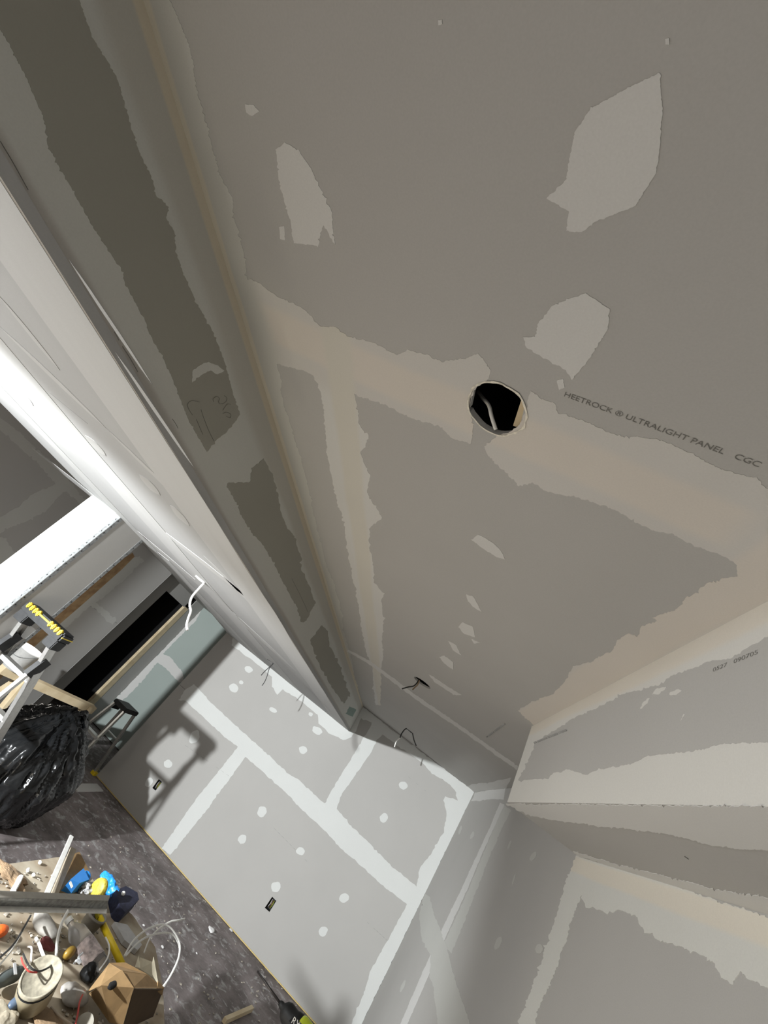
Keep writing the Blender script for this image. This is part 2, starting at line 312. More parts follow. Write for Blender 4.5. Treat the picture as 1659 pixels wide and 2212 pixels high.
# rim of the broken hole, cavity, cable, block
rim = bmesh.new(); cc = circle(CEIL, H1, r1, 60, .06); A = []; B = []
for i, p in enumerate(cc):
    d = (p - H1).normalized(); k = noise.noise(Vector((i * .5, 1, 2)))
    A.append(rim.verts.new(p - d * (.0005 + .001 * abs(k)) + CEIL.n * .0026)); B.append(rim.verts.new(p + d * (.0028 + .0028 * k) + CEIL.n * .0022))
for i in range(60): rim.faces.new((A[i], A[(i + 1) % 60], B[(i + 1) % 60], B[i]))
obj('torn_hole_rim', rim, mat('torn_gypsum', (.72, .68, .58), .9, scale=120, noise_amt=.2), ceil)
blk = Plane((0, 0, ZC + .03), (0, 0, 1)).at((1122, 908)); bbx = tag(obj('wood_block', bar(blk + Vector((.008, -.05, .008)), blk + Vector((.008, .012, .008)), .03, .03), WOOD), 'pine block end seen inside the large broken ceiling hole', 'wood block')
for nm, H, r, ht in (('fixture_hole_lining', H1, r1 + .015, .28), ('fixture_hole_lining', H2, r2 + .004, .10)):
    obj(nm, lathe(H + Vector((0, 0, .013)), H + Vector((0, 0, 1)), [(r + .02, 0), (r + .02, ht), (0, ht)]), DARK, ceil)
def cpath(c, pts, hs): return [CEIL.at(p, h) for p, h in zip(pts, hs)]
pc = [(1032, 846), (1043, 860), (1056, 876), (1062, 900), (1071, 928)]
tag(obj('white_cable', tube([Plane((0, 0, ZC + h), (0, 0, 1)).at(p) for p, h in zip(pc, (.085, .055, .035, .018, .004))], .0038, 10), WHITEP, None, True), 'white cable end curling inside the large broken ceiling hole', 'cable')
w2 = thing('cable', H2, 'short dark wires hanging from the small round ceiling hole', 'cable')
P2 = Plane(H2, (0, 1, 0))
obj('wire', tube([P2.at((905, 1468)), P2.at((900, 1476)), P2.at((893, 1482)), P2.at((882, 1484)), P2.at((868, 1488))], .004, 6), WIREB, w2)
obj('wire', tube([P2.at((906, 1469)), P2.at((902, 1479)), P2.at((897, 1484)), P2.at((891, 1490))], .004, 6), BROWN, w2)
H3 = CEIL.at((883, 1577)); w3 = thing('cable', H3, 'black wire looping from the ceiling above the back wall, one end white', 'cable')
P3 = Plane((0, H3.y, 0), (0, 1, 0))
obj('wire', tube([P3.at(p) for p in ((899, 1611), (894, 1598), (891, 1584))] + [H3 + Vector((.03, 0, -.004)), H3 + Vector((-.03, 0, -.004))] + [P3.at(p) for p in ((868, 1584), (864, 1594))], .006, 6, 3), WIREB, w3)
obj('wire', tube([P3.at(p) for p in ((864, 1594), (856, 1602), (852, 1614))], .006, 6, 3), WHITEP, w3)
# main beam (bulkhead) on the left
beam = struct('trim_1', box_bm((-2.4, Y0, ZB + .05), (XC - .02, YW, ZC + .12)), DARKS, 'wide taped drywall bulkhead running along the left of the ceiling')
EDGE = [(-2.98, Y0), (-2.98, 2.57), (-2.62, 2.57), (-2.60, 2.92), (-2.50, 3.1), (-2.50, 3.4), (-2.60, 4.1), (-2.92, 5.6), (-3.03, 5.9)]
EDGE = [(-2.98, Y0), (-2.97, 2.4), (-2.62, 2.57), (-2.60, 2.92), (-2.51, 3.05), (-2.50, 3.4), (-2.60, 4.1), (-2.92, 5.6), (-3.03, 5.9)]
lp = [Vector((XA, Y0, ZB)), Vector((XA, YW, ZB))] + [Vector((x, y, ZB)) for x, y in reversed(EDGE)]
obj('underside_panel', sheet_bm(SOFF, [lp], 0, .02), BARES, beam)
ebm = bmesh.new(); ev = [(ebm.verts.new((x, y, ZB)), ebm.verts.new((x, y, ZC + .1))) for x, y in EDGE]
for a, b in zip(ev, ev[1:]): ebm.faces.new((a[0], b[0], b[1], a[1]))
obj('left_side_panel', ebm, BARE, beam)
fl = [Vector((XA, Y0, ZB)), Vector((XA, YW, ZB)), Vector((XC, YW, ZC)), Vector((XC, Y0, ZC))]
obj('side_panel', sheet_bm(FACE, [fl], 0, .01), MUDF, beam)
R1P = [(-60, -30), (0, 63), (25, 105), (63, 181), (93, 253), (105, 321), (139, 380), (181, 456), (219, 519), (262, 582), (270, 612), (316, 700), (321, 718), (350, 769), (380, 836), (405, 904), (435, 954), (447, 976), (464, 954), (498, 925), (519, 895), (502, 845), (485, 781), (456, 710), (443, 688), (422, 650), (401, 603), (380, 549), (376, 502), (359, 473), (363, 443), (338, 426), (329, 388), (300, 329), (287, 287), (270, 228), (257, 181), (236, 139), (203, 89), (190, 55), (171, 0), (140, -70)]
R2P = [(570, 990), (591, 1030), (602, 1071), (605, 1101), (619, 1139), (635, 1158), (651, 1207), (651, 1231), (668, 1267), (681, 1302), (662, 1340), (651, 1343), (643, 1315), (605, 1245), (597, 1226), (570, 1180), (543, 1150), (524, 1120), (505, 1077), (491, 1052), (491, 1044), (540, 1041), (543, 1012)]
R3P = [(695, 1351), (706, 1360), (713, 1396), (730, 1426), (745, 1471), (757, 1505), (742, 1520), (712, 1478), (682, 1420), (671, 1384)]
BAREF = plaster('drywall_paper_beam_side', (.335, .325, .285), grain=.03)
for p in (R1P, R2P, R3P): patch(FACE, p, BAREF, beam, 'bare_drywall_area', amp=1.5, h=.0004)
for pl in ([(416, 800), (432, 788), (450, 782), (470, 790), (484, 800), (470, 808), (455, 800), (440, 806), (425, 818), (414, 826)], [(141, 384), (150, 392), (160, 402), (152, 402), (143, 394)], [(255, 498), (262, 505), (268, 520), (262, 520)]):
    patch(FACE, pl, MUDF, beam, 'compound_smear', amp=1.2, h=.0008, step=4)
patch(FACE, [(755, 1526), (764, 1530), (769, 1533), (762, 1548), (752, 1545), (746, 1541)], mat('green_board_scrap', (.22, .29, .26), .9), beam, 'bare_drywall_area', amp=.5, h=.001)
for pts in ([(431, 868), (413, 865), (404, 873), (407, 884), (415, 896)], [(433, 884), (440, 905), (450, 930), (461, 952)], [(423, 905), (430, 922), (437, 938)], [(461, 868), (459, 862), (466, 856), (473, 860), (471, 868), (476, 872), (486, 868), (489, 859), (483, 854)], [(480, 886), (489, 873), (497, 873)], [(480, 893), (488, 890), (497, 894), (496, 902), (488, 899)]):
    obj('pencil_mark', tube([FACE.at(p, .002) for p in pts], .0005, 4, 4), INK, beam)
for a, b in (((0, 305), (60, 410)), ((165, 585), (205, 650)), ((246, 717), (256, 735)), ((264, 748), (297, 803)), ((372, 905), (384, 925)), ((630, 1250), (665, 1322))):
    obj('pencil_mark', tube([FACE.at(a, .001), FACE.at(((a[0] + b[0]) / 2 + 1, (a[1] + b[1]) / 2), .001), FACE.at(b, .001)], .0005, 4, 3), INK, beam)
# compound on the underside of the beam
for a, b, wd in (((108, 889), (151, 934), 4), ((184, 940), (229, 984), 5), ((301, 1025), (347, 1070), 5.5), ((368, 1091), (410, 1136), 5), ((48, 850), (72, 876), 3), ((395, 1105), (452, 1148), 4)):
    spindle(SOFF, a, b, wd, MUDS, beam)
def yband(plane, x0, x1, y0, y1, M, parent, name='joint_compound', amp=.012, n=46):
    L = [Vector((x0 + amp * 1.5 * noise.noise(Vector((i * .35, x0, 0))), y0 + (y1 - y0) * i / n, plane.p.z)) for i in range(n + 1)]
    R = [Vector((x1 + amp * 1.5 * noise.noise(Vector((i * .35, x1, 9))), y0 + (y1 - y0) * i / n, plane.p.z)) for i in range(n + 1)]
    return obj(name, sheet_bm(plane, [L + R[::-1]], .0014, .0014), M, parent)
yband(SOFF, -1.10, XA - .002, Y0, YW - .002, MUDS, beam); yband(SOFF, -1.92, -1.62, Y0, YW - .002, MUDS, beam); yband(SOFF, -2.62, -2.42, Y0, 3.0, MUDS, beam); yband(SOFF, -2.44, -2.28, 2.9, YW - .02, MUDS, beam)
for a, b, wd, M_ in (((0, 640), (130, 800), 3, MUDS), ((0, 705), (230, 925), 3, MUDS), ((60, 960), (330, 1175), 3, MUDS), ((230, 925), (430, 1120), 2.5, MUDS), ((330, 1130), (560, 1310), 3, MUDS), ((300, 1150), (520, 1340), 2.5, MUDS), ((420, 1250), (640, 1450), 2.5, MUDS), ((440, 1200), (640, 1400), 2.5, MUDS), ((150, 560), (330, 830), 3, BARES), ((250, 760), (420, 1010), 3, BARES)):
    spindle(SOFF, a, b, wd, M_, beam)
for a, b in (((0, 398), (60, 480)), ((90, 520), (150, 610)), ((265, 830), (272, 845)), ((415, 1068), (432, 1098)), ((452, 1271), (480, 1300)), ((110, 850), (190, 915))):
    obj('hairline_crack', tube([SOFF.at(a, .001), SOFF.at(b, .001)], .0003, 4, 1), mat('pale_ink', (.30, .30, .29), .9), beam)
# cables from the beam
c1 = thing('cable', SOFF.at((430, 1250)), 'white cable dangling from a hole in the lit beam underside near the doorway', 'cable')
h0 = SOFF.at((434, 1251)); PH = Plane(h0, (0, 1, 0))
obj('sheath', tube([SOFF.at((424, 1242), .004), SOFF.at((433, 1250), .006), PH.at((440, 1259)), PH.at((431, 1270)), PH.at((415, 1289)), PH.at((410, 1306)), PH.at((412, 1320)), PH.at((407, 1335)), PH.at((403, 1351)), PH.at((405, 1361))], .0075, 8), WHITEP, c1)
obj('hole_edge', sheet_bm(SOFF, [[SOFF.at(p) for p in ((425, 1240), (434, 1247), (446, 1262), (441, 1262), (430, 1252))]], .001, .001), DARK, c1)
c2 = thing('cable', SOFF.at((584, 1428)), 'thin dark wires dangling from the beam above the left of the bright back wall', 'cable')
PH2 = Plane(SOFF.at((588, 1430)), (0, 1, 0))
obj('wire', tube([SOFF.at((578, 1424), .002), PH2.at((590, 1432)), PH2.at((582, 1441)), PH2.at((572, 1450)), PH2.at((564, 1459))], .0045, 6), WIREB, c2)
obj('wire', tube([PH2.at((589, 1433)), PH2.at((581, 1446)), PH2.at((577, 1460)), PH2.at((572, 1472)), PH2.at((566, 1481))], .0045, 6), WIREB, c2)
# right-hand box
rb = struct('trim_2', box_bm((.42, Y0, ZB + .03), (XR + .1, YE - .02, ZC + .1)), DARKS, 'boxed-in drywall bulkhead along the top of the right wall')
obj('side_panel', sheet_bm(BOXF, [[Vector((XB, Y0, ZB)), Vector((XB, YE, ZB)), Vector((XT, YE, ZC)), Vector((XT, Y0, ZC))]], 0, .01), MUDB, rb)
obj('underside_panel', sheet_bm(SOFF, [[Vector((XB, Y0, ZB)), Vector((XB, YE, ZB)), Vector((XR, YE, ZB)), Vector((XR, Y0, ZB))]], 0, .01), BARE, rb)
obj('end_panel', box_bm((XB + .004, YE - .012, ZB + .001), (XR, YE, ZC - .001)), BARE, rb)
patch(BOXF, [(1800, 1320), (1659, 1376), (1620, 1396), (1576, 1424), (1536, 1428), (1496, 1444), (1449, 1460), (1433, 1476), (1381, 1492), (1353, 1496), (1302, 1523), (1246, 1547), (1207, 1571), (1157, 1603), (1140, 1645), (1119, 1686), (1183, 1682), (1195, 1670), (1230, 1662), (1266, 1674), (1294, 1662), (1365, 1650), (1397, 1634), (1496, 1623), (1564, 1607), (1659, 1603), (1800, 1590)], BARE, rb, 'bare_drywall_area', h=.0004)
for pl in ([(1383, 1532), (1390, 1518), (1402, 1508), (1400, 1520)], [(1408, 1500), (1420, 1486), (1440, 1484), (1424, 1500)], [(1446, 1500), (1462, 1488), (1474, 1494), (1458, 1503)], [(1470, 1558), (1478, 1542), (1480, 1544)]):
    patch(BOXF, pl, MUDB, rb, 'compound_smear', amp=1.5, h=.0008, step=4)
patch(SOFF, [(1092, 1737), (1140, 1760), (1202, 1772), (1293, 1784), (1357, 1790), (1449, 1802), (1540, 1825), (1609, 1834), (1659, 1834), (1800, 1850), (1800, 1742), (1659, 1741), (1300, 1738)], MUD, rb)
patch(SOFF, [(1238, 1838), (1312, 1861), (1426, 1889), (1540, 1919), (1659, 1939), (1800, 1970), (1800, 2036), (1659, 1985), (1246, 1847)], MUD, rb)
obj('nail_mark', tube([SOFF.at((1479, 1849), .001), SOFF.at((1488, 1855), .001)], .001, 5, 1), INK, rb)
# back wall (bright)
wb = struct('wall_back', box_bm((-3.02, YW + .06, 0), (XR + .1, YW + .12, ZC + .1)), DARKS, 'brightly lit back wall of taped drywall')
def rect_hole(plane, q): return [plane.at(p) for p in q]
O1 = rect_hole(BACK, [(572, 1961), (588, 1937), (597, 1946), (582, 1970)]); O2 = rect_hole(BACK, [(329, 1702), (343, 1683), (350, 1689), (336, 1708)])
XB0 = -3.03
boards(wb, BACK, [((XB0, YW, 1.262), (-.55, YW, ZC)), ((-.55, YW, 1.262), (XR, YW, ZC)), ((XB0, YW, .012), (-1.78, YW, 1.262)), ((-1.78, YW, .012), (XR, YW, 1.262))], BARE, [O1, O2])
obj('end_panel', box_bm((XB0 - .006, YW, 0), (XB0, YW + .12, ZC)), BARE, wb)
obj('paper_edge', box_bm((XB0, YW - .002, .004), (XR, YW + .006, .013)), mat('yellow_paper_edge', (.62, .48, .2), .8), wb)
TOPW = [(503, 1378), (500, 1394), (516, 1405), (530, 1417), (542, 1423), (560, 1438), (587, 1462), (587, 1483), (599, 1501), (611, 1489), (629, 1501), (656, 1519), (686, 1544), (689, 1562), (710, 1583), (741, 1598), (759, 1592), (768, 1580), (780, 1552), (805, 1562), (790, 1588), (786, 1592), (763, 1632), (727, 1689), (701, 1736), (647, 1686), (620, 1669), (578, 1629), (525, 1582), (456, 1518), (419, 1478), (400, 1490), (385, 1512), (400, 1513), (485, 1592), (514, 1613), (472, 1666), (427, 1722), (350, 1831), (368, 1847), (445, 1751), (530, 1635), (578, 1677), (620, 1714), (647, 1744), (701, 1794), (734, 1830), (788, 1877), (831, 1917), (879, 1953), (864, 1982), (831, 2042), (801, 2095), (785, 2148), (765, 2198), (735, 2270), (748, 2278), (786, 2201), (900, 1968), (1025, 1711), (935, 1643), (860, 1587), (780, 1524), (750, 1565), (700, 1530), (600, 1452), (510, 1381)]
# the corner band and the top band meet the horizontal joint: right half as a second sheet
INNER = [(727, 1747), (737, 1718), (759, 1686), (803, 1624), (813, 1600), (826, 1587), (842, 1598), (866, 1617), (878, 1624), (915, 1650), (933, 1671), (965, 1689), (983, 1707), (989, 1729), (962, 1720), (958, 1729), (965, 1758), (958, 1798), (933, 1841), (907, 1874), (900, 1915), (853, 1877), (817, 1841), (755, 1780)]
PN[0] += 1
pts = [BACK.at(p) for p in ragged(TOPW, 1.3, 5, 2.2)]; hol = [BACK.at(p) for p in ragged(INNER, 1.3, 5, 8.1)]
obj('joint_compound', sheet_bm(BACK, [pts, hol], .001, .001), MUDW, wb)
for c, rx, ry in (((566, 1753), 10, 12), ((523, 1813), 9, 10), ((649, 1839), 9, 9), ((596, 1916), 10, 11), ((743, 1939), 10, 11), ((698, 2012), 9, 12), ((829, 1767), 9, 10), ((871, 1697), 9, 9), ((505, 1486), 11, 9), ((521, 1474), 5, 4), ((537, 1446), 9, 7), ((590, 1534), 9, 5), ((685, 1578), 12, 8), ((655, 1620), 9, 8), ((671, 1543), 5, 4), ((420, 1592), 10, 15), ((363, 1650), 9, 9), ((322, 1690), 7, 11)):
    spot(BACK, c, rx, ry, .5, MUDW, wb)
for a, b in (((882, 1678), (958, 1740)), ((592, 1789), (667, 1865)), ((780, 1980), (840, 2035)), ((400, 1610), (500, 1680))):
    for k in range(9):
        t = k / 9; p = (a[0] + (b[0] - a[0]) * t, a[1] + (b[1] - a[1]) * t); q = (p[0] + (b[0] - a[0]) * .06, p[1] + (b[1] - a[1]) * .06)
        if rnd.random() < .7: obj('printed_line', tube([BACK.at(p, .0006), BACK.at(q, .0006)], .0011, 4, 1), mat('pale_ink', (.30, .30, .29), .9), wb)
for i, (O, lab) in enumerate(((O1, 'black electrical box recessed low in the middle of the back wall'), (O2, 'black electrical box recessed in the shaded left part of the back wall'))):
    c = sum(O, Vector()) / 4; t = thing('electrical_box', c, lab, 'electrical box', 'electrical boxes in the back wall')
    bm = bmesh.new(); f = [bm.verts.new(p + Vector((0, .002, 0))) for p in O]; g = [bm.verts.new(c + (p - c) * .9 + Vector((0, .05, 0))) for p in O]
    for k in range(4): bm.faces.new((f[k], f[(k + 1) % 4], g[(k + 1) % 4], g[k]))
    bm.faces.new(g); obj('box_shell', bm, BLACK, t)
    for s in range(3):
        u = (O[1] - O[0]); v = (O[3] - O[0]); a = O[0] + u * .15 + v * (.25 + .2 * s)
        obj('wire', tube([a + Vector((0, .04, 0)), a + u * .35 + v * .1 + Vector((0, .012, 0)), a + u * .65 + Vector((0, .03, 0))], .0025, 6), (WHITEP, COPPER, LIME)[s], t)
# right wall
wr = struct('wall_right', box_bm((XR + .06, Y0, 0), (XR + .12, YW + .1, ZC + .1)), DARKS, 'dim right wall of taped drywall')
boards(wr, RIGHT, [((XR, Y0, 1.29), (XR, 2.2, ZC)), ((XR, 2.2, 1.29), (XR, 4.08, ZC)), ((XR, 4.08, 1.29), (XR, YW, ZC)), ((XR, Y0, .012), (XR, 3.0, 1.29)), ((XR, 3.0, .012), (XR, YW, 1.29))], BARE)
MUDR = plaster('joint_compound_right_wall', (.62, .62, .585), (('Z', 2.075, .035, (.67, .63, .55)),))
MUDT = plaster('joint_compound_thin', (.51, .51, .48))
patch(RIGHT, [(1245, 1846), (1232, 1880), (1220, 1912), (1202, 1980), (1170, 2076), (1120, 2212), (1095, 2280), (1130, 2290), (1156, 2212), (1165, 2177), (1202, 2095), (1239, 1980), (1256, 1935), (1266, 1960), (1289, 1962), (1312, 1974), (1339, 1964), (1376, 1980), (1385, 2003), (1422, 2031), (1481, 2049), (1541, 2076), (1559, 2113), (1582, 2127), (1600, 2099), (1623, 2118), (1659, 2134), (1800, 2200), (1800, 2030), (1659, 1983), (1450, 1912)], MUDR, wr, amp=2.2)
patch(RIGHT, [(1088, 1738), (1104, 1750), (1080, 1800), (1054, 1860), (1006, 1983), (975, 2060), (958, 2040), (1000, 1950)], MUDT, wr, amp=1, h=.0008)
patch(RIGHT, [(1080, 1734), (1090, 1738), (1071, 1780), (1039, 1850), (1010, 1920), (970, 2007), (925, 2109), (880, 2212), (850, 2280), (836, 2280), (865, 2212), (913, 2100), (958, 2001), (997, 1920), (1029, 1850), (1059, 1786)], MUD, wr, amp=.4)
patch(RIGHT, [(919, 1931), (928, 1937), (937, 1971), (949, 2001), (958, 2031), (967, 2046), (973, 2082), (991, 2139), (1006, 2182), (1015, 2212), (1040, 2290), (960, 2290), (946, 2212), (937, 2136), (928, 2109), (931, 2064), (919, 2046), (910, 2025), (905, 1975)], MUDT, wr, amp=1.2)
patch(RIGHT, [(1026, 1712), (1092, 1702), (1088, 1728), (1069, 1726), (1040, 1729), (1018, 1731)], MUD, wr, amp=.7)
for c, rx, ry, a in (((1152, 1850), 5, 11, .5), ((1076, 2038), 6, 15, .4), ((994, 1793), 2.5, 10, .3), ((1020, 1804), 3, 9, .4), ((1100, 1826), 2, 10, .35), ((1110, 1900), 1.5, 14, .3), ((870, 2130), 3, 14, .4), ((1165, 2050), 8, 10, 0)):
    spot(RIGHT, c, rx, ry, a, MUDT, wr)
# rooms on the left: pilaster, hall wall, door wall, end wall
pil = struct('trim_3', box_bm((-2.96, 2.575, 0), (-2.61, 2.91, ZB - .001)), MUDW, 'bright white drywall column end at the left with metal corner beads')
PF = Plane((0, 2.57, 0), (0, 1, 0)); PS = Plane((-2.605, 0, 0), (1, 0, 0))
obj('front_panel', box_bm((-2.962, 2.57, 0), (-2.605, 2.575, ZB - .001)), MUDW, pil); obj('side_panel', box_bm((-2.61, 2.575, 0), (-2.605, 2.912, ZB - .001)), BARE, pil)
for (x, y, fx, fy) in ((-2.604, 2.569, -1, 1), (-2.604, 2.914, 0, -1)):
    b = None
    if fx: b = box_bm((x - .03, y - .0015, 0), (x, y, ZB - .002), b)
    b = box_bm((x, y if fy > 0 else y - .03, 0), (x + .0015, y + .03 if fy > 0 else y, ZB - .002), b)
    cb = obj('corner_bead', b, STEEL, pil)
    hb = None
    for k in range(26):
        z = ZB - .03 - k * .06; hb = box_bm((x + .0012, y + fy * .012 - .003, z - .005), (x + .0022, y + fy * .012 + .003, z + .005), hb)
        if fx: hb = box_bm((x - .018, y - .0022, z - .005), (x - .012, y - .0012, z + .005), hb)
    tag(obj('bead_holes', hb, DARK, cb), kind='stuff')
patch(PF, [(0, 1240), (60, 1192), (130, 1140), (200, 1085), (225, 1098), (180, 1140), (150, 1158), (120, 1190), (70, 1215), (20, 1262), (0, 1285)], MUDW, pil, h=.001)
wh = struct('wall_left', box_bm((-4.26, Y0, 0), (-4.212, 5.6, 2.42)), DARKS, 'dim hall wall of taped drywall beyond the column')
boards(wh, VW, [((-4.2, Y0, 1.33), (-4.2, 4.3, 2.25)), ((-4.2, 4.3, 1.33), (-4.2, 5.6, 2.25)), ((-4.2, Y0, .01), (-4.2, 3.6, 1.33)), ((-4.2, 3.6, .01), (-4.2, 5.6, 1.33))], BARE)
obj('raw_edge', box_bm((-4.214, 5.6, .01), (-4.199, 5.604, 2.24)), MUD, wh)
patch(VW, [(-20, 885), (0, 901), (45, 937), (90, 980), (121, 1004), (169, 1061), (190, 1085), (178, 1090), (142, 1060), (136, 1063), (93, 1109), (45, 1130), (0, 1151), (-20, 1160), (-20, 1130), (0, 1118), (39, 1094), (72, 1067), (121, 1046), (90, 1010), (0, 928), (-20, 910)], MUDT, wh)
patch(VW, [(-20, 1150), (0, 1160), (15, 1163), (18, 1178), (45, 1203), (20, 1225), (-20, 1250)], MUDT, wh)
stud = obj('exposed_stud', sheet_bm(VW, [[VW.at(p) for p in ((286, 1194), (290, 1202), (262, 1230), (180, 1303), (100, 1372), (25, 1442), (0, 1466), (-20, 1480), (-20, 1440), (60, 1370), (180, 1276), (240, 1224))]], .006, .006), OLDWOOD, wh)
patch(VW, [(302, 1200), (312, 1212), (296, 1222), (280, 1240), (262, 1258), (225, 1290), (206, 1302), (228, 1318), (252, 1340), (243, 1350), (215, 1326), (196, 1308), (100, 1390), (20, 1462), (10, 1450), (180, 1296), (255, 1230), (282, 1205)], MUDT, wh, amp=2)
wd = struct('wall_far', box_bm((-4.40, 5.605, 0), (-4.352, 6.02, 2.42)), DARKS, 'grey hall wall with a tall dark doorway')
DY0, DY1, DZ = 6.03, 6.69, 2.04
boards(wd, DW, [((-4.35, 5.5, .01), (-4.35, DY0, 2.42)), ((-4.35, DY0, DZ), (-4.35, DY1, 2.42)), ((-4.35, DY1 + .14, .01), (-4.35, YG, 2.42))], BARE)
obj('return_panel', box_bm((-4.35, 5.598, .01), (-4.21, 5.606, 2.3)), BARE, wd)
dr = struct('door_1', box_bm((-5.3, DY0 - .1, 0), (-5.26, DY1 + .3, 2.3)), DARK, 'dark doorway with raw pine framing')
for lo, hi in (((-5.3, DY0 - .03, 0), (-4.37, DY0, 2.3)), ((-5.3, DY1 + .14, 0), (-4.37, DY1 + .17, 2.3)), ((-5.3, DY0 - .03, DZ + .1), (-4.37, DY1 + .17, DZ + .14))): obj('opening_lining', box_bm(lo, hi), DARK, dr)
obj('door_stud', box_bm((-4.39, DY1 + .005, 0), (-4.345, DY1 + .135, DZ + .02)), WOOD, dr)
we = struct('wall_end', box_bm((-5.2, YG + .012, 0), (-2.2, YG + .06, 2.5)), DARKS, 'pale green drywall panel beyond the left end of the back wall')
boards(we, GW, [((-4.35, YG, 1.23), (-2.6, YG, 2.42)), ((-4.35, YG, .01), (-2.6, YG, 1.23))], BAREG)
patch(GW, [(434, 1319), (424, 1340), (352, 1412), (366, 1418), (394, 1452), (398, 1470), (386, 1474), (362, 1446), (340, 1430), (300, 1480), (262, 1516), (250, 1516), (254, 1504)], MUD, we, amp=1)
struct('light_blocker', box_bm((-3.08, Y0, 0), (-2.985, 1.3, ZB - .002)), MUD, 'added unseen wall piece under the bulkhead that keeps the work light off the hall')  # added out of view to block the work light from the hall wall
struct('trim_4', box_bm((-4.5, Y0, 2.25), (-2.99, 7.2, 2.28)), BARE, 'hall ceiling strip beyond the bulkhead')
struct('trim_5', box_bm((-3.02, 6.02, 2.25), (-2.2, 7.2, 2.3)), BARE, 'hall ceiling behind the back wall')
struct('wall_rear', box_bm((-4.3, Y0 - .05, 0), (1.0, Y0, 2.7)), MUD, 'rear wall behind the viewpoint')
# ================================================================== THINGS
# printed lettering on boards
def lettering(txt, plane, a, b, up_px, parent, size_k=1.0, sx=1.0):
    A = plane.at(a); B = plane.at(b); x = (B - A).normalized(); n = plane.n; y = n.cross(x)
    if up_px is not None:
        U = plane.at(up_px) - A
        if U.dot(y) < 0: y = -y; x = -x; A, B = B, A; A = plane.at(a); x = (B - A)
    cu = bpy.data.curves.new('printed_lettering', 'FONT'); cu.body = txt; cu.size = 1; cu.extrude = 0
    o = bpy.data.objects.new('printed_lettering', cu); COL.objects.link(o)
    bpy.context.view_layer.update(); wd = o.dimensions.x; L = (plane.at(b) - plane.at(a)).length
    X = (plane.at(b) - plane.at(a)).normalized(); Y = n.cross(X); k = L / wd
    Mx = Matrix(((X.x * k, Y.x * size_k, n.x, 0), (X.y * k, Y.y * size_k, n.y, 0), (X.z * k, Y.z * size_k, n.z, 0), (0, 0, 0, 1))); P = plane.at(a, .0007)
    for i in range(3): Mx[i][3] = P[i]
    me = bpy.data.meshes.new_from_object(o); bpy.data.objects.remove(o); me.transform(Mx); me.materials.clear(); me.materials.append(INK)
    r = bpy.data.objects.new('printed_lettering', me); COL.objects.link(r); r.parent = parent; return r
lettering('HEETROCK ® ULTRALIGHT PANEL   CGC', CEIL, (1217, 855), (1636, 1008), None, ceil, .0135)
lettering('0527   090705', BOXF, (1540, 1452), (1637, 1413), None, rb, .012)
for pl_, a, b, pr in ((CEIL, (1051, 1592), (1090, 1563), ceil), (BOXF, (1155, 1606), (1224, 1579), rb)):
    for k in range(9):
        t0 = k / 9; t1 = t0 + .07 + .03 * (k % 3); q0 = pl_.at((a[0] + (b[0] - a[0]) * t0, a[1] + (b[1] - a[1]) * t0), .002); q1 = pl_.at((a[0] + (b[0] - a[0]) * t1, a[1] + (b[1] - a[1]) * t1), .002)
        obj('printed_line', tube([q0, q1], .005, 4, 1, None, .3), mat('pale_ink', (.30, .30, .29), .9), pr)

# tall step ladder
CP = Plane((0, 0, 1.335), (0, 0, 1))
C1 = CP.at((74, 1314)); C2 = CP.at((141, 1374)); ax = (C2 - C1); ax.z = 0; ax.normalize(); nx = Vector((-ax.y, ax.x, 0))
if nx.dot(Vector((0, 1, 0))) < 0: nx = -nx
lad = thing('step_ladder', ((C1 + C2) / 2).xy.to_3d(), 'tall aluminium step ladder with black and yellow top cap beside the column', 'ladder')
capM = Matrix(((ax.x, nx.x, 0, 0), (ax.y, nx.y, 0, 0), (0, 0, 1, 0), (0, 0, 0, 1))); cc_ = (C1 + C2) / 2; hl = (C2 - C1).length / 2 + .03
for i in range(3): capM[i][3] = cc_[i]
cap = obj('top_cap', box_bm((-hl, -.07, -.045), (hl, .07, .02), None, capM, .012), BLACK, lad)
obj('cap_end', box_bm((hl - .085, -.06, -.10), (hl - .005, .06, -.035), None, capM, .006), BLACK, lad); obj('cap_end', box_bm((-hl + .005, -.06, -.10), (-hl + .085, .06, -.035), None, capM, .006), BLACK, lad)
for k in range(4):
    for s in (-1, 1):
        x = s * (hl - .035 - k * .03); obj('yellow_grip', box_bm((x - .010, -.085, -.012), (x + .010, -.055, .026), None, capM, .006), YELLOW, cap)
obj('yellow_line', box_bm((-hl + .1, -.076, .002), (hl - .1, -.068, .012), None, capM), YELLOW, cap); obj('end_line', box_bm((hl - .002, -.07, -.012), (hl + .003, .07, -.006), None, capM), YELLOW, cap)
F2 = Vector((-2.36, 2.17, 0)); 
def foot_for(C, px, d0, dirn):
    best = None
    for k in range(5, 140):
        d = k * .01; F = Vector((C.x, C.y, 0)) + dirn * d + ax * d0
        # distance of the projected line to the pixel
        q = C - EYE; r = F - EYE
        def pr(v): return (RX.dot(v) / RZ.dot(v) * FP + 829.5, RY.dot(v) / RZ.dot(v) * FP + 1106) if RZ.dot(v) > .1 else None
        a = pr(q); b = pr(r)
        if not b: continue
        L = math.hypot(b[0] - a[0], b[1] - a[1]); e = abs((b[0] - a[0]) * (px[1] - a[1]) - (b[1] - a[1]) * (px[0] - a[0])) / L
        if best is None or e < best[0]: best = (e, F)
    return best[1]
CR = C2 + Vector((0, 0, -.05)); CL = C1 + Vector((0, 0, -.05))
fr = [(CR - ax * .02, foot_for(CR, (0, 1590), .05, nx)), (CL + ax * .02, None)]
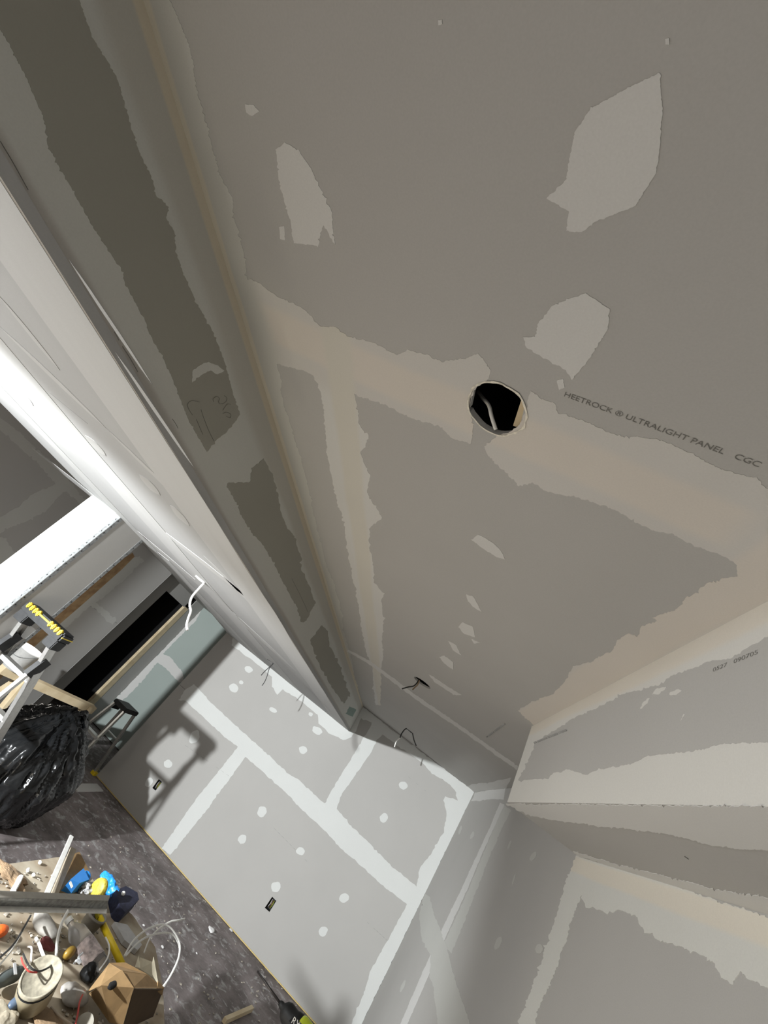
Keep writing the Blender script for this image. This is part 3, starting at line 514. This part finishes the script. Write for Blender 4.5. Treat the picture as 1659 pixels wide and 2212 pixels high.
off = fr[0][1] - Vector((CR.x, CR.y, 0)); fr[1] = (CL + ax * .02, Vector((CL.x, CL.y, 0)) + off - ax * .10)
bk = foot_for(CR, (0, 1492), .05, -nx); offb = bk - Vector((CR.x, CR.y, 0))
for i, (T, F) in enumerate(fr):
    obj('front_rail', rail(F, T, .07, .028, ax if i else -ax), ALU, lad); B0 = Vector((F.x, F.y, 0))
    obj('foot', box_bm((F.x - .04, F.y - .03, 0), (F.x + .04, F.y + .03, .03)), BLACK, lad)
    Bf = Vector(((CR if i == 0 else CL).x, (CR if i == 0 else CL).y, 0)) + offb - (ax * .1 if i else ax * 0); s = .20; Tb = T.lerp(F, .14)
    obj('rear_rail', bar(Bf, Tb - nx * .03, .035, .02, None, ax), mat('bright_aluminium', (.80, .80, .79), .4, metal=.3), lad)
    obj('hinge_bracket', bar(Tb + Vector((0, 0, .05)), Tb - Vector((0, 0, .07)) - nx * .03, .10, .032, None, ax), BLACK, lad)
for k in range(4):
    t = .22 + k * .21; a = fr[0][0].lerp(fr[0][1], t); b = fr[1][0].lerp(fr[1][1], t); obj('step', bar(a, b, .075, .025), ALU, lad)
# small step stool
st = thing('step_stool', Vector((-3.2, 5.7, 0)), 'small aluminium step stool with black top at the left end of the back wall', 'step stool')
SP = Plane((0, 5.55, 0), (0, 1, 0)); SB = Plane((0, 5.9, 0), (0, 1, 0))
c = [SP.at((268, 1546)), SP.at((297, 1548)), SB.at((250, 1522)), SB.at((285, 1520))]
q = Plane((0, 0, SP.at((272, 1530)).z), (0, 0, 1)); tc = [q.at(p) for p in ((247, 1514), (275, 1513), (301, 1539), (268, 1545))]
mid = sum(tc, Vector()) / 4; tw = .17
obj('top_cap', box_bm((mid.x - .11, mid.y - .15, mid.z - .03), (mid.x + .11, mid.y + .15, mid.z + .02), None, None, .008), BLACK, st)
for sx_, sy in ((-1, -1), (1, -1), (-1, 1), (1, 1)):
    T = mid + Vector((sx_ * .09, sy * .12, -.02)); F = Vector((mid.x + sx_ * .15, mid.y + sy * .26, .02))
    obj('leg', rail(F, T, .045, .022, (1, 0, 0)), ALU, st); obj('foot', box_bm((F.x - .03, F.y - .03, 0), (F.x + .03, F.y + .03, .035)), YELLOW, st)
obj('step', bar(mid + Vector((-.12, -.19, -.36)), mid + Vector((.12, -.19, -.36)), .08, .025), ALU, st); obj('brace', bar(mid + Vector((-.13, .18, -.33)), mid + Vector((.13, .18, -.33)), .03, .01), ALU, st)
obj('hinge', box_bm((mid.x - .13, mid.y - .08, mid.z - .1), (mid.x - .115, mid.y + .1, mid.z - .03)), BLACK, st)
# sawhorse
BZ = Plane((0, 0, .53), (0, 0, 1)); a = BZ.at((40, 1460)); b = BZ.at((200, 1532))
sh = thing('sawhorse', ((a + b) / 2).xy.to_3d(), 'rough pine sawhorse in front of the dark doorway', 'sawhorse'); d = (b - a).normalized(); s = Vector((-d.y, d.x, 0))
obj('beam', bar(a - d * .2, b, .09, .075), WOOD, sh)
for e in (0.06, .92):
    for k in (-1, 1):
        p = a.lerp(b, e); obj('leg', bar(p + s * k * .2 - Vector((0, 0, .53)) , p + s * k * .03 + Vector((0, 0, .02)), .07, .035, None, d), WOOD, sh)
# bucket on the sawhorse
ub = a - d * .13 + Vector((0, 0, .038)); t = thing('bucket', ub, 'white plastic bucket on the sawhorse at the left edge', 'bucket')
obj('pail', lathe(ub, ub + Vector((0, 0, 1)), [(0, 0), (.10, 0), (.125, .2), (.132, .2), (.132, .22), (.122, .22), (.10, .02), (0, .02)]), WHITEP, t, True)
obj('handle', tube([ub + Vector((-.13, 0, .2)), ub + Vector((-.08, -.1, .14)), ub + Vector((.0, -.13, .12)), ub + Vector((.08, -.1, .14)), ub + Vector((.13, 0, .2))], .003, 6), STEEL, t)
t = FLOOR.at((20, 1500)); t = Vector((-3.62, 4.85, 0)); tag(obj('tool_bag', blob(t + Vector((0, 0, .135)), (.16, .12, .14), .15, 7, 3, 5, -.13), BLACK, None, True), 'black tool bag on the hall floor under the sawhorse', 'bag')
tag(obj('drywall_scrap', bar(Vector((-2.80, 5.25, .0065)), Vector((-2.82, 5.75, .0065)), .012, .12, None, (1, 0, 0)), MUD), 'white drywall offcut lying on the floor by the small step stool', 'drywall scrap')
# garbage bag
BC = Vector((-2.60, 3.92, .32))
gb = blob(BC, (.43, .45, .36), .13, 2.6, 6, 2, -.32)
for v in gb.verts:
    q = v.co - BC; k = max(0, q.z / .36); u = max(0, 1 - Vector((q.x + .02, q.y - .2)).length / .42)
    v.co.z += .10 * u ** 2 * k; v.co += v.normal * 0
    aa = math.atan2(q.y, q.x); rr = noise.noise(Vector((aa * 5.5 + q.z * 2, q.z * 2.2, 3))) + .5 * noise.noise(Vector((aa * 13, q.z * 5, 9))); v.co += q.normalized() * (.045 * (1 - 2.2 * abs(rr)))
BAGM = mat('black_bin_liner', (.006, .0065, .007), .2, scale=7, col2=(.014, .015, .016), bump=.5)
bg = thing('garbage_bag', BC.xy.to_3d(), 'large shiny black garbage bag on the floor at the left', 'garbage bag')
obj('bag_body', gb, BAGM, bg, True)
nk = Plane((0, 4.0, 0), (0, 1, 0)); n0 = BC + Vector((-.02, .2, .36)); n1 = nk.at((160, 1562))
nb = tube([n0 - Vector((0, 0, .12)), n0, n0.lerp(n1, .45) + Vector((0, 0, .02)), n1 * .85 + n0 * .15, n1], .06, 18, 8)
for v in nb.verts: v.co += Vector((noise.noise(v.co * 14), noise.noise(v.co * 14 + Vector((5, 0, 0))), noise.noise(v.co * 14 + Vector((0, 7, 0))))) * .05
obj('twisted_neck', nb, BAGM, bg, True)
# ------------------------------------------------------------------ work table with clutter
ZT = .66; TT = Plane((0, 0, ZT), (0, 0, 1))
def T(x, y, h=0): return Plane((0, 0, ZT + h), (0, 0, 1)).at((x, y))
tb = thing('work_table', T(90, 2050).xy.to_3d(), 'low plywood work table strewn with tools and debris', 'table')
outl = [T(*p) for p in ragged([(-140, 1890), (0, 1868), (155, 1848), (195, 1893), (285, 1975), (335, 2045), (352, 2130), (360, 2300), (40, 2420), (-200, 2300)], .8, 12, 3)]
obj('plywood_top', sheet_bm(TT, [outl], 0, .018), PLY, tb)
for p in ((120, 1900), (-60, 1950), (240, 2080), (0, 2250)):
    P = T(*p); obj('leg', box_bm((P.x - .03, P.y - .03, 0), (P.x + .03, P.y + .03, ZT - .018)), WOOD, tb)
def onT(name, bm, M, label, cat, group=None, smooth=False): return tag(obj(name, bm, M, None, smooth), label, cat, group)
def quad_prism(px, h0, h1):
    bm = bmesh.new(); lo = [bm.verts.new(T(p[0], p[1], h0)) for p in px]; hi = [bm.verts.new(v.co + Vector((0, 0, h1 - h0))) for v in lo]; n = len(px)
    bm.faces.new(lo[::-1]); bm.faces.new(hi)
    for i in range(n): bm.faces.new((lo[i], lo[(i + 1) % n], hi[(i + 1) % n], hi[i]))
    return bm
onT('cardboard_sheet', quad_prism([(158, 1846), (170, 1842), (196, 1893), (150, 1945), (118, 1940)], .001, .006), KRAFT, 'flat brown cardboard sheet at the far corner of the work table', 'cardboard')
onT('wood_strip', bar(T(158, 1834, .03), T(112, 1945, .02), .030, .010), mat('tan_strip', (.34, .29, .22), .8), 'tan wooden strip lying beside the white paint stick', 'wood strip')
onT('paint_stick', bar(T(155, 1806, .05), T(98, 1938, .045), .024, .006, None, (0, 0, 1), .002), WHITEP, 'long white stick spattered with compound at the back of the table', 'stick')
onT('torn_drywall', blob(T(25, 1893, .012), (.10, .035, .014), .6, 22, 4, 8), BROWN, 'torn brown paper-backed drywall scrap at the left edge of the table', 'drywall scrap')
onT('compound_lump', tube([T(28, 1925, .02), T(38, 1908, .025), T(44, 1895, .03)], .011, 8), WHITEP, 'small white lump of hardened compound on the torn scrap', 'compound lump')
for i, p in enumerate(((86, 1862), (60, 1880), (12, 1882), (72, 1890))): onT('compound_crumb', blob(T(*p, .008), (.010, .008, .007), .5, 60, 2, i), WHITEP, ('rightmost white compound crumb on the far edge of the plywood', 'white compound crumb second from the right on the plywood edge', 'leftmost white compound crumb above the torn drywall scrap', 'white compound crumb between the torn scrap and the paint stick')[i], 'crumb', 'crumbs on the plywood')
Mx = None
bb = quad_prism([(160, 1900), (172, 1925), (150, 1934), (130, 1926)], .002, .055); bt = onT('blue_box', bb, BLUE, 'small blue cardboard box behind the metal trim', 'box')
obj('white_mark', quad_prism([(153, 1903), (158, 1915), (154, 1919), (149, 1907)], .056, .057), WHITEP, bt)
onT('crumpled_rag', blob(T(184, 1922, .028), (.030, .030, .026), .5, 28, 4, 3), mat('grey_crumpled_foil', (.25, .25, .25), .5, scale=60, noise_amt=.9), 'crumpled grey foil beside the blue box', 'rag')
tp = T(207, 1922, .06); tr = thing('tape_roll', tp, 'roll of tape with yellow label standing on edge', 'tape roll'); dv = (EYE - tp).normalized(); dv = (dv + Vector((-.75, -.1, -.35))).normalized()
obj('roll', lathe(tp - dv * .025, tp + dv, [(0, 0), (.044, 0), (.046, .004), (.046, .022), (.043, .026), (0, .026)]), mat('yellow_label', (.52, .42, .05), .5, scale=90, noise_amt=.4), tr, True)
gl = blob(T(235, 1913, .03), (.070, .030, .032), .4, 26, 5, 11, -.028); onT('blue_glove', gl, mat('blue_nitrile', (.02, .25, .72), .4, scale=20), 'crumpled bright blue rubber glove near the table corner', 'glove', None, True)
onT('blue_glove_cuff', blob(T(185, 1893, .03), (.022, .02, .02), .4, 40, 3, 4), mat('blue_nitrile', (.02, .25, .72), .4), 'small blue glove end poking up beside the grey foil', 'glove', None, True)
# metal trim channel
tz = .13; A1, B1 = T(-60, 1936, tz), T(234, 1948, tz); tm = thing('metal_trim', (A1 + B1) / 2, 'long grey metal trim with a white flange lying across the table', 'metal trim')
def strip(pa, pb, ha, hb):
    bm = bmesh.new(); v = [bm.verts.new(T(pa[0][0], pa[0][1], ha)), bm.verts.new(T(pa[1][0], pa[1][1], ha)), bm.verts.new(T(pb[1][0], pb[1][1], hb)), bm.verts.new(T(pb[0][0], pb[0][1], hb))]
    f = bm.faces.new(v); r = bmesh.ops.extrude_face_region(bm, geom=[f]); bmesh.ops.translate(bm, verts=[g for g in r['geom'] if isinstance(g, bmesh.types.BMVert)], vec=(0, 0, -.0015)); return bm
obj('top_leg', strip([(-60, 1921), (238, 1934)], [(-60, 1937), (234, 1946)], tz + .01, tz + .012), mat('dusty_steel', (.30, .28, .24), .6), tm)
obj('web', strip([(-60, 1937), (234, 1946)], [(-60, 1955), (231, 1963)], tz + .012, tz - .02), STEEL, tm)
obj('flange', strip([(-60, 1955), (231, 1963)], [(-60, 1969), (230, 1973)], tz - .02, tz - .018), WHITEP, tm)
nv = quad_prism([(232, 1946), (255, 1936), (280, 1950), (283, 1966), (252, 1996), (240, 1982)], .0, .05)
onT('navy_pouch', nv, NAVY, 'dark navy fabric pouch at the end of the metal trim', 'pouch')
onT('white_pebble', blob(T(266, 1930, .06), (.011, .011, .009), .2, 60, 2, 1), WHITEP, 'pale lump on top of the navy pouch', 'lump')
yh = thing('pry_bar', T(240, 2020), 'yellow handled tool sticking out from under the metal trim', 'tool')
obj('handle', cyl(T(215, 1982, .06), T(264, 2085, .06), .0125), YELLOW, yh, True); obj('shank', bar(T(207, 1958, .06), T(216, 1985, .06), .03, .012), mat('dull_yellow', (.45, .36, .02), .6), yh)
onT('plaster_bag', blob(T(97, 1998, .022), (.075, .040, .022), .15, 20, 4, 6), GREYP, 'small grey bag of plaster powder under the metal trim', 'bag', None, True)
ba, bb_ = T(150, 1990, .045), T(222, 2100, .045); bo = thing('plastic_bottle', ba, 'empty clear plastic bottle with a torn label lying on the table', 'bottle')
L = (bb_ - ba).length
obj('bottle_body', lathe(ba, bb_, [(0, 0), (.012, 0), (.013, .02), (.024, .04), (.032, .06), (.034, L * .5), (.032, L * .55), (.034, L * .6), (.034, L - .01), (.026, L), (0, L - .005)]), CLEAR, bo, True)
obj('label_wrap', lathe(ba, bb_, [(.0345, L * .45), (.0348, L * .8)]), mat('torn_label', (.45, .38, .37), .5, scale=40, noise_amt=.5), bo, True); obj('bottle_cap', cyl(ba - (bb_ - ba).normalized() * .012, ba + (bb_ - ba).normalized() * .008, .014), WHITEP, bo)
gp = T(178, 2018, .0); gt = onT('grey_tub', lathe(gp, gp + Vector((0, 0, 1)), [(0, .002), (.036, .002), (.044, .07), (.047, .07), (.047, .078), (.041, .078), (.033, .008), (0, .008)]), mat('grey_tub_plastic', (.28, .26, .23), .6), 'grey plastic tub behind the clear bottle', 'tub', None, True)
# round cream container
ct_ = T(90, 2108, .10); cn = T(72, 2155, .028); cz = (ct_ - cn).length; can = thing('round_container', cn, 'round cream plastic container with wires on its dusty lid', 'container')
obj('body', lathe(cn, ct_, [(0, 0), (.055, 0), (.059, cz - .03), (.059, cz - .022)]), CREAM, can, True); obj('groove', lathe(cn, ct_, [(.059, cz - .022), (.057, cz - .020), (.057, cz - .014), (.060, cz - .012)]), BLACK, can, True)
obj('lid', lathe(cn, ct_, [(.060, cz - .012), (.060, cz), (.056, cz + .001), (.054, cz - .004), (0, cz - .004)]), mat('dusty_lid', (.27, .245, .185), .8, scale=60, noise_amt=.25), can, True)
top = ct_
wr_ = thing('wire_bundle', top, 'black, red and white wires curled over the round cream container', 'wires')
obj('wire', tube([T(50, 2060, .10), T(58, 2078, .115), T(68, 2092, .12), T(85, 2098, .12), T(105, 2090, .12), T(112, 2082, .11)], .0028, 6), WIREB, wr_)
obj('wire', tube([T(46, 2068, .12), T(50, 2082, .12), T(62, 2098, .12), T(80, 2101, .118)], .0022, 6), RED, wr_)
obj('wire', tube([T(60, 2045, .06), T(68, 2048, .11), T(67, 2070, .10), T(66, 2080, .10)], .0028, 6), WHITEP, wr_)
obj('wire', tube([T(76, 2025, .05), T(84, 2038, .09), T(90, 2055, .10), T(97, 2072, .10)], .005, 6), WHITEP, wr_)
# grey tool
gt = thing('utility_tool', T(30, 2120), 'dark grey handled tool beside the round cream container', 'tool'); obj('grip', blob(T(20, 2110, .03), (.022, .07, .02), .1, 20, 4, 9), mat('grey_green_grip', (.06, .07, .068), .5, scale=25), gt, True)
obj('tip', blob(T(38, 2165, .02), (.018, .04, .014), .1, 20, 3, 7), mat('blue_grey_grip', (.07, .10, .15), .4), gt, True); obj('badge', quad_prism([(28, 2082), (34, 2082), (36, 2106), (30, 2106)], .052, .054), mat('grey_badge', (.4, .4, .4), .5), gt)
# cables on the table
FL = lambda pts, h, r, M, lab, flat=.55: onT('electrical_cable', tube([T(x, y, hh) for (x, y), hh in zip(pts, h)], r, 8, 6, None, flat), M, lab, 'cable')
FL([(147, 1968), (133, 1995), (124, 2030), (122, 2060), (120, 2085)], (.13, .12, .10, .09, .06), .0068, WHITEP, 'thick white cable lying across the metal trim and down beside the bottle')
FL([(268, 2066), (289, 2031), (319, 2007), (350, 1997), (368, 2004), (383, 2025), (389, 2047), (383, 2077), (365, 2113), (345, 2140)], (.06, .08, .10, .11, .11, .10, .09, .08, .06, .04), .0042, WHITEP, 'outer loop of white electrical cable at the right of the table')
FL([(272, 2064), (301, 2034), (331, 2019), (368, 2016), (386, 2040), (386, 2068), (372, 2100), (355, 2130)], (.05, .065, .08, .09, .085, .08, .06, .04), .0042, WHITEP, 'inner loop of white electrical cable at the right of the table')
FL([(311, 2058), (325, 2025), (347, 2004), (368, 1991), (385, 1988), (399, 1985)], (.03, .06, .09, .12, .13, .13), .0042, WHITEP, 'free end of white cable pointing away over the floor')
FL([(66, 1978), (48, 2010), (25, 2045), (-20, 2085)], (.06, .07, .07, .06), .0035, WIREB, 'black wire running to the left edge below the metal trim', 1)
FL([(58, 1995), (38, 2030), (20, 2060), (-20, 2105)], (.05, .06, .06, .05), .003, WHITEP, 'thin white wire beside the black wire at the left edge', 1)
FL([(228, 2025), (236, 2045), (232, 2070), (215, 2095)], (.07, .08, .08, .06), .003, WHITEP, 'thin white wire arching over the grey tub', 1)
FL([(182, 2140), (172, 2165), (168, 2190), (160, 2225)], (.03, .04, .04, .03), .003, RED, 'red wire left of the torn cardboard box', 1)
FL([(110, 2175), (130, 2195), (158, 2215)], (.02, .03, .03), .003, mat('beige_wire', (.45, .38, .3), .6), 'beige wire on the table below the round container', 1)
onT('black_plug', blob(T(196, 2098, .03), (.032, .028, .028), .3, 30, 4, 12), BLACK, 'glossy black plug beside the torn cardboard box', 'plug', None, True)
hg = onT('steel_clip', tube([T(160, 2082, .06), T(166, 2075, .07), T(174, 2080, .07), T(170, 2068, .075), T(177, 2060, .07)], .005, 8), mat('bright_zinc', (.7, .72, .75), .25, metal=.5), 'shiny steel clip lying by the neck of the black plug', 'clip')
onT('amber_jar', blob(T(150, 2058, .02), (.018, .028, .02), .1, 20, 3, 15), mat('amber', (.35, .22, .04), .35), 'small amber item beside the clear bottle', 'jar', None, True)
onT('red_rag', blob(T(103, 2040, .02), (.035, .02, .014), .5, 30, 3, 16), mat('dark_red_rag', (.16, .04, .04), .9), 'dark red rag under the plaster bag', 'rag')
onT('orange_scrap', blob(T(2, 2010, .015), (.022, .03, .015), .2, 20, 3, 17), ORANGE, 'orange plastic scrap at the left edge of the table', 'scrap')
onT('dust_bag', blob(T(160, 2150, .02), (.05, .05, .02), .25, 18, 4, 18, -.014), GREYP, 'crumpled grey dusty plastic bag in front of the bottle', 'bag', None, True)
onT('steel_disc', cyl(T(180, 2215, .012), T(180, 2215, .03), .03), mat('dull_disc', (.34, .32, .27), .5, scale=50), 'dull round lid at the bottom of the frame', 'lid')
onT('brown_paper', blob(T(118, 2225, .012), (.10, .05, .012), .4, 14, 4, 19, -.008), BROWN, 'crumpled brown paper at the bottom of the table', 'paper')
onT('brown_paper', blob(T(5, 2205, .012), (.06, .07, .012), .5, 14, 4, 29, -.008), mat('beige_paper', (.42, .37, .28), .9, scale=20, noise_amt=.3), 'beige crumpled paper at the lower left corner', 'paper')
onT('clear_sleeve', quad_prism([(240, 2000), (268, 2006), (300, 2050), (290, 2062), (262, 2040)], .002, .02), mat('grey_film', (.42, .41, .40), .35), 'pale grey plastic sleeve beside the yellow handle', 'sleeve')
# torn carton
cb = thing('cardboard_box', T(270, 2150), 'torn open brown cardboard box at the bottom left', 'box')
def card(pts, name='carton_side', M=KRAFT):
    bm = bmesh.new(); P = [T(*p) for p in pts]; n = (P[1] - P[0]).cross(P[2] - P[0]).normalized() * .003
    a = [bm.verts.new(p) for p in P]; b = [bm.verts.new(p - n) for p in P]; bm.faces.new(a); bm.faces.new(b[::-1]); k = len(P)
    for i in range(k): bm.faces.new((a[i], a[(i + 1) % k], b[(i + 1) % k], b[i]))
    return obj(name, bm, M, cb)
card([(190, 2141, .02), (236, 2080, .10), (272, 2079, .12), (318, 2104, .12), (352, 2134, .10), (287, 2134, .13), (262, 2096, .13), (218, 2128, .10)], 'carton_top')
card([(218, 2130, .10), (262, 2096, .135), (288, 2135, .13), (265, 2215, .03), (236, 2209, .02), (192, 2146, .03)], 'carton_side')
card([(288, 2135, .13), (352, 2136, .10), (330, 2195, .01), (265, 2225, .01)], 'carton_inside', mat('shaded_card', (.07, .045, .025), .9))  # shade inside the carton put into a darker card colour
card([(340, 2120, .11), (353, 2134, .10), (349, 2150, .09), (338, 2140, .10)], 'carton_flap')
tag(obj('torn_hole', blob(T(243, 2128, .115), (.012, .035, .006), .3, 40, 3, 2), DARK, cb))
wp = thing('paper_carton', T(320, 2090), 'pale folded paper carton behind the torn cardboard box', 'box'); PC_ = mat('cream_paper', (.62, .56, .42), .8)
for pts in ([(300, 2064, .06), (303, 2090, .06), (292, 2088, .05)], [(332, 2066, .07), (342, 2125, .05), (330, 2105, .05), (329, 2080, .06)], [(303, 2068, .04), (330, 2078, .05), (336, 2115, .03), (302, 2092, .03)]):
    bm = bmesh.new(); P = [T(*p) for p in pts]; a = [bm.verts.new(p) for p in P]; b = [bm.verts.new(p + Vector((0, 0, -.002))) for p in P]; bm.faces.new(a); bm.faces.new(b[::-1]); k = len(P)
    for i in range(k): bm.faces.new((a[i], a[(i + 1) % k], b[(i + 1) % k], b[i]))
    obj('paper_flap', bm, PC_, wp)
# drill on a stool just below the frame
DP = Plane((0, 0, 1.22), (0, 0, 1)); D0 = DP.at((556, 2098)); D1 = DP.at((606, 2168)); dd = (D1 - D0).normalized()
dl = thing('cordless_drill', D1 + Vector((0, 0, -.2)), 'lime green and black cordless drill with a long bit at the bottom edge', 'drill')
sd = Vector((-dd.y, dd.x, 0))
obj('drill_bit', cyl(D0, D1 + dd * .01, .0028, .0036, 10), mat('dark_steel', (.05, .045, .045), .4, metal=.5), dl, True)
obj('chuck', lathe(D1 - dd * .004, D1 + dd, [(0, 0), (.006, 0), (.009, .008), (.009, .014), (.019, .022), (.024, .034), (.024, .06), (.027, .064), (.030, .085), (0, .085)]), BLACK, dl, True)
obj('motor_housing', lathe(D1 + dd * .075, D1 + dd, [(0, 0), (.029, 0), (.033, .01), (.033, .09), (.028, .11), (.015, .12), (0, .12)]), LIME, dl, True)
obj('rear_cap', lathe(D1 + dd * .165, D1 + dd, [(0, 0), (.0335, 0), (.0335, .02), (.026, .036), (0, .038)]), BLACK, dl, True)
g0 = D1 + dd * .13; obj('handle', bar(g0 + Vector((0, 0, -.02)), g0 + dd * .02 + Vector((0, 0, -.14)), .036, .045, None, dd, .008), LIME, dl)
obj('battery', box_bm((-.04, -.055, -.19), (.04, .055, -.135), None, Matrix.Translation(g0) @ Matrix(((sd.x, dd.x, 0, 0), (sd.y, dd.y, 0, 0), (0, 0, 1, 0), (0, 0, 0, 1))), .008), BLACK, dl)
lgp = Plane(D1 + dd * .12 + (EYE - D1).normalized() * .034, (EYE - D1).normalized())
bpl = obj('badge', sheet_bm(lgp, [[lgp.at(p) for p in ((624, 2205), (636, 2194), (668, 2230), (655, 2243))]], 0, .001), BLACK, dl)
cu = bpy.data.curves.new('badge_lettering', 'FONT'); cu.body = 'RYOBI'; cu.size = 1; to = bpy.data.objects.new('t', cu); COL.objects.link(to); bpy.context.view_layer.update()
X = (lgp.at((661, 2236)) - lgp.at((630, 2201))); k = X.length / to.dimensions.x; Xn = X.normalized(); Yn = lgp.n.cross(Xn); P = lgp.at((628, 2208), .0008)
Mx = Matrix(((Xn.x * k, Yn.x * k, lgp.n.x, P.x), (Xn.y * k, Yn.y * k, lgp.n.y, P.y), (Xn.z * k, Yn.z * k, lgp.n.z, P.z), (0, 0, 0, 1)))
me = bpy.data.meshes.new_from_object(to); bpy.data.objects.remove(to); me.transform(Mx); me.materials.clear(); me.materials.append(WHITEP); lo_ = bpy.data.objects.new('badge_lettering', me); COL.objects.link(lo_); lo_.parent = bpl
sp = g0 + Vector((0, 0, -.19)); stl = thing('sawhorse', (sp.x, sp.y, 0), 'work stand carrying the drill just below the frame', 'stand')
obj('stand_top', box_bm((sp.x - .05, sp.y - .07, sp.z - .025), (sp.x + .05, sp.y + .07, sp.z)), PLY, stl)
obj('post', box_bm((sp.x - .03, sp.y - .03, 0), (sp.x + .03, sp.y + .03, sp.z - .025)), WOOD, stl)
# floor scraps
for i, (p, r) in enumerate((((455, 2012), .04), ((350, 2047), .015), ((408, 1893), .012), ((433, 1925), .014), ((498, 2010), .02), ((424, 2060), .012), ((470, 2110), .014), ((300, 1900), .01), ((310, 2000), .012))):
    F = FLOOR.at(p); tag(obj('plaster_scrap', blob(F + Vector((0, 0, r * .3)), (r, r * .8, r * .35), .5, 40, 2, i), mat('white_scrap', (.75, .74, .73), .8)), 'crumpled white wrapper on the floor near the middle electrical box' if i == 0 else ('', 'small white plaster scrap on the floor inside the white cable loops', 'small white plaster scrap at the wall foot, nearest the filled vertical joint', 'small white plaster scrap at the wall foot, second from the filled joint', 'larger white plaster scrap at the wall foot, beside the crumpled wrapper', 'small white plaster scrap on the floor right of the white cable loops', 'small white plaster scrap on the floor above the drill bit', 'small white plaster scrap on the floor right of the blue glove', 'small white plaster scrap on the floor above the white cable loops')[i], 'scrap', None if i == 0 else 'plaster scraps on the floor')
a = FLOOR.at((540, 2185)); b = FLOOR.at((480, 2212)); tag(obj('wood_offcut', bar(a + Vector((0, 0, .02)), b + Vector((0, 0, .02)), .03, .03), WOOD), 'thin wooden stick on the floor left of the drill', 'wood stick')

lt = bmesh.new(); r2_ = random.Random(7)
for k in range(420):
    x = r2_.uniform(-10, 340); y = r2_.uniform(1885, 2212)
    if x > 190 + (y - 1893) * .75 - 12 or (130 < x < 205 and y < 1950) or math.hypot(x - 70, y - 2150) < 75 or math.hypot(x - 145, y - 2130) < 50: continue
    P = T(x, y, .004); sz = r2_.uniform(.002, .007); M_ = Matrix.Translation(P) @ Matrix.Rotation(r2_.uniform(0, 3), 4, 'Z') @ Matrix.Rotation(r2_.uniform(-.4, .4), 4, 'X')
    box_bm((-sz, -sz * .6, -.0015), (sz, sz * .6, .0015), lt, M_)
tag(obj('table_litter', lt, mat('pale_litter', (.42, .38, .32), .9, scale=60, noise_amt=.6)), 'loose crumbs of plaster and wood strewn over the plywood work table', 'litter', None, 'stuff')
fl_ = bmesh.new()
for k in range(260):
    P = FLOOR.at((r2_.uniform(190, 640), r2_.uniform(1690, 2212)))
    if P.y > 5.88 or (P.x < -2 and P.y < 4.6) or P.x > .7: continue
    sz = r2_.uniform(.003, .011); M_ = Matrix.Translation(P + Vector((0, 0, .003))) @ Matrix.Rotation(r2_.uniform(0, 3), 4, 'Z'); box_bm((-sz, -sz * .7, -.002), (sz, sz * .7, .002), fl_, M_)
tag(obj('floor_litter', fl_, mat('pale_litter', (.42, .38, .32), .9)), 'scattered crumbs of plaster over the grey floor', 'litter', None, 'stuff')
sl_ = thing('added_stool', (-1.38, 1.35, 0), 'added unseen stool left of the frame holding up the shadow-casting caulking gun', 'stool')  # invented unseen support, added to carry the shadow caster
obj('seat', lathe((-1.38, 1.35, 1.06), (-1.38, 1.35, 2), [(0, 0), (.13, 0), (.14, .01), (.14, .025), (.13, .033), (0, .033)]), BLACK, sl_, True)
for k in range(4):
    a_ = math.pi / 4 + k * math.pi / 2; obj('leg', cyl((-1.38 + .2 * math.cos(a_), 1.35 + .2 * math.sin(a_), 0), (-1.38 + .1 * math.cos(a_), 1.35 + .1 * math.sin(a_), 1.06), .012), ALU, sl_)
cg = thing('shadow_caster_gun', (-1.4, 1.35, 1.094), 'added unseen caulking gun shaped to cast the blurred shadow on the back wall', 'caulking gun')  # invented object, added out of view for its blurred shadow on the wall
obj('barrel', cyl((-1.36, 1.35, 1.125), (-1.53, 1.35, 1.165), .032), GREYP, cg, True); obj('nozzle', cyl((-1.53, 1.35, 1.165), (-1.695, 1.35, 1.205), .02, .006), WHITEP, cg, True); obj('handle', cyl((-1.49, 1.35, 1.13), (-1.515, 1.36, 1.235), .016), BLACK, cg)
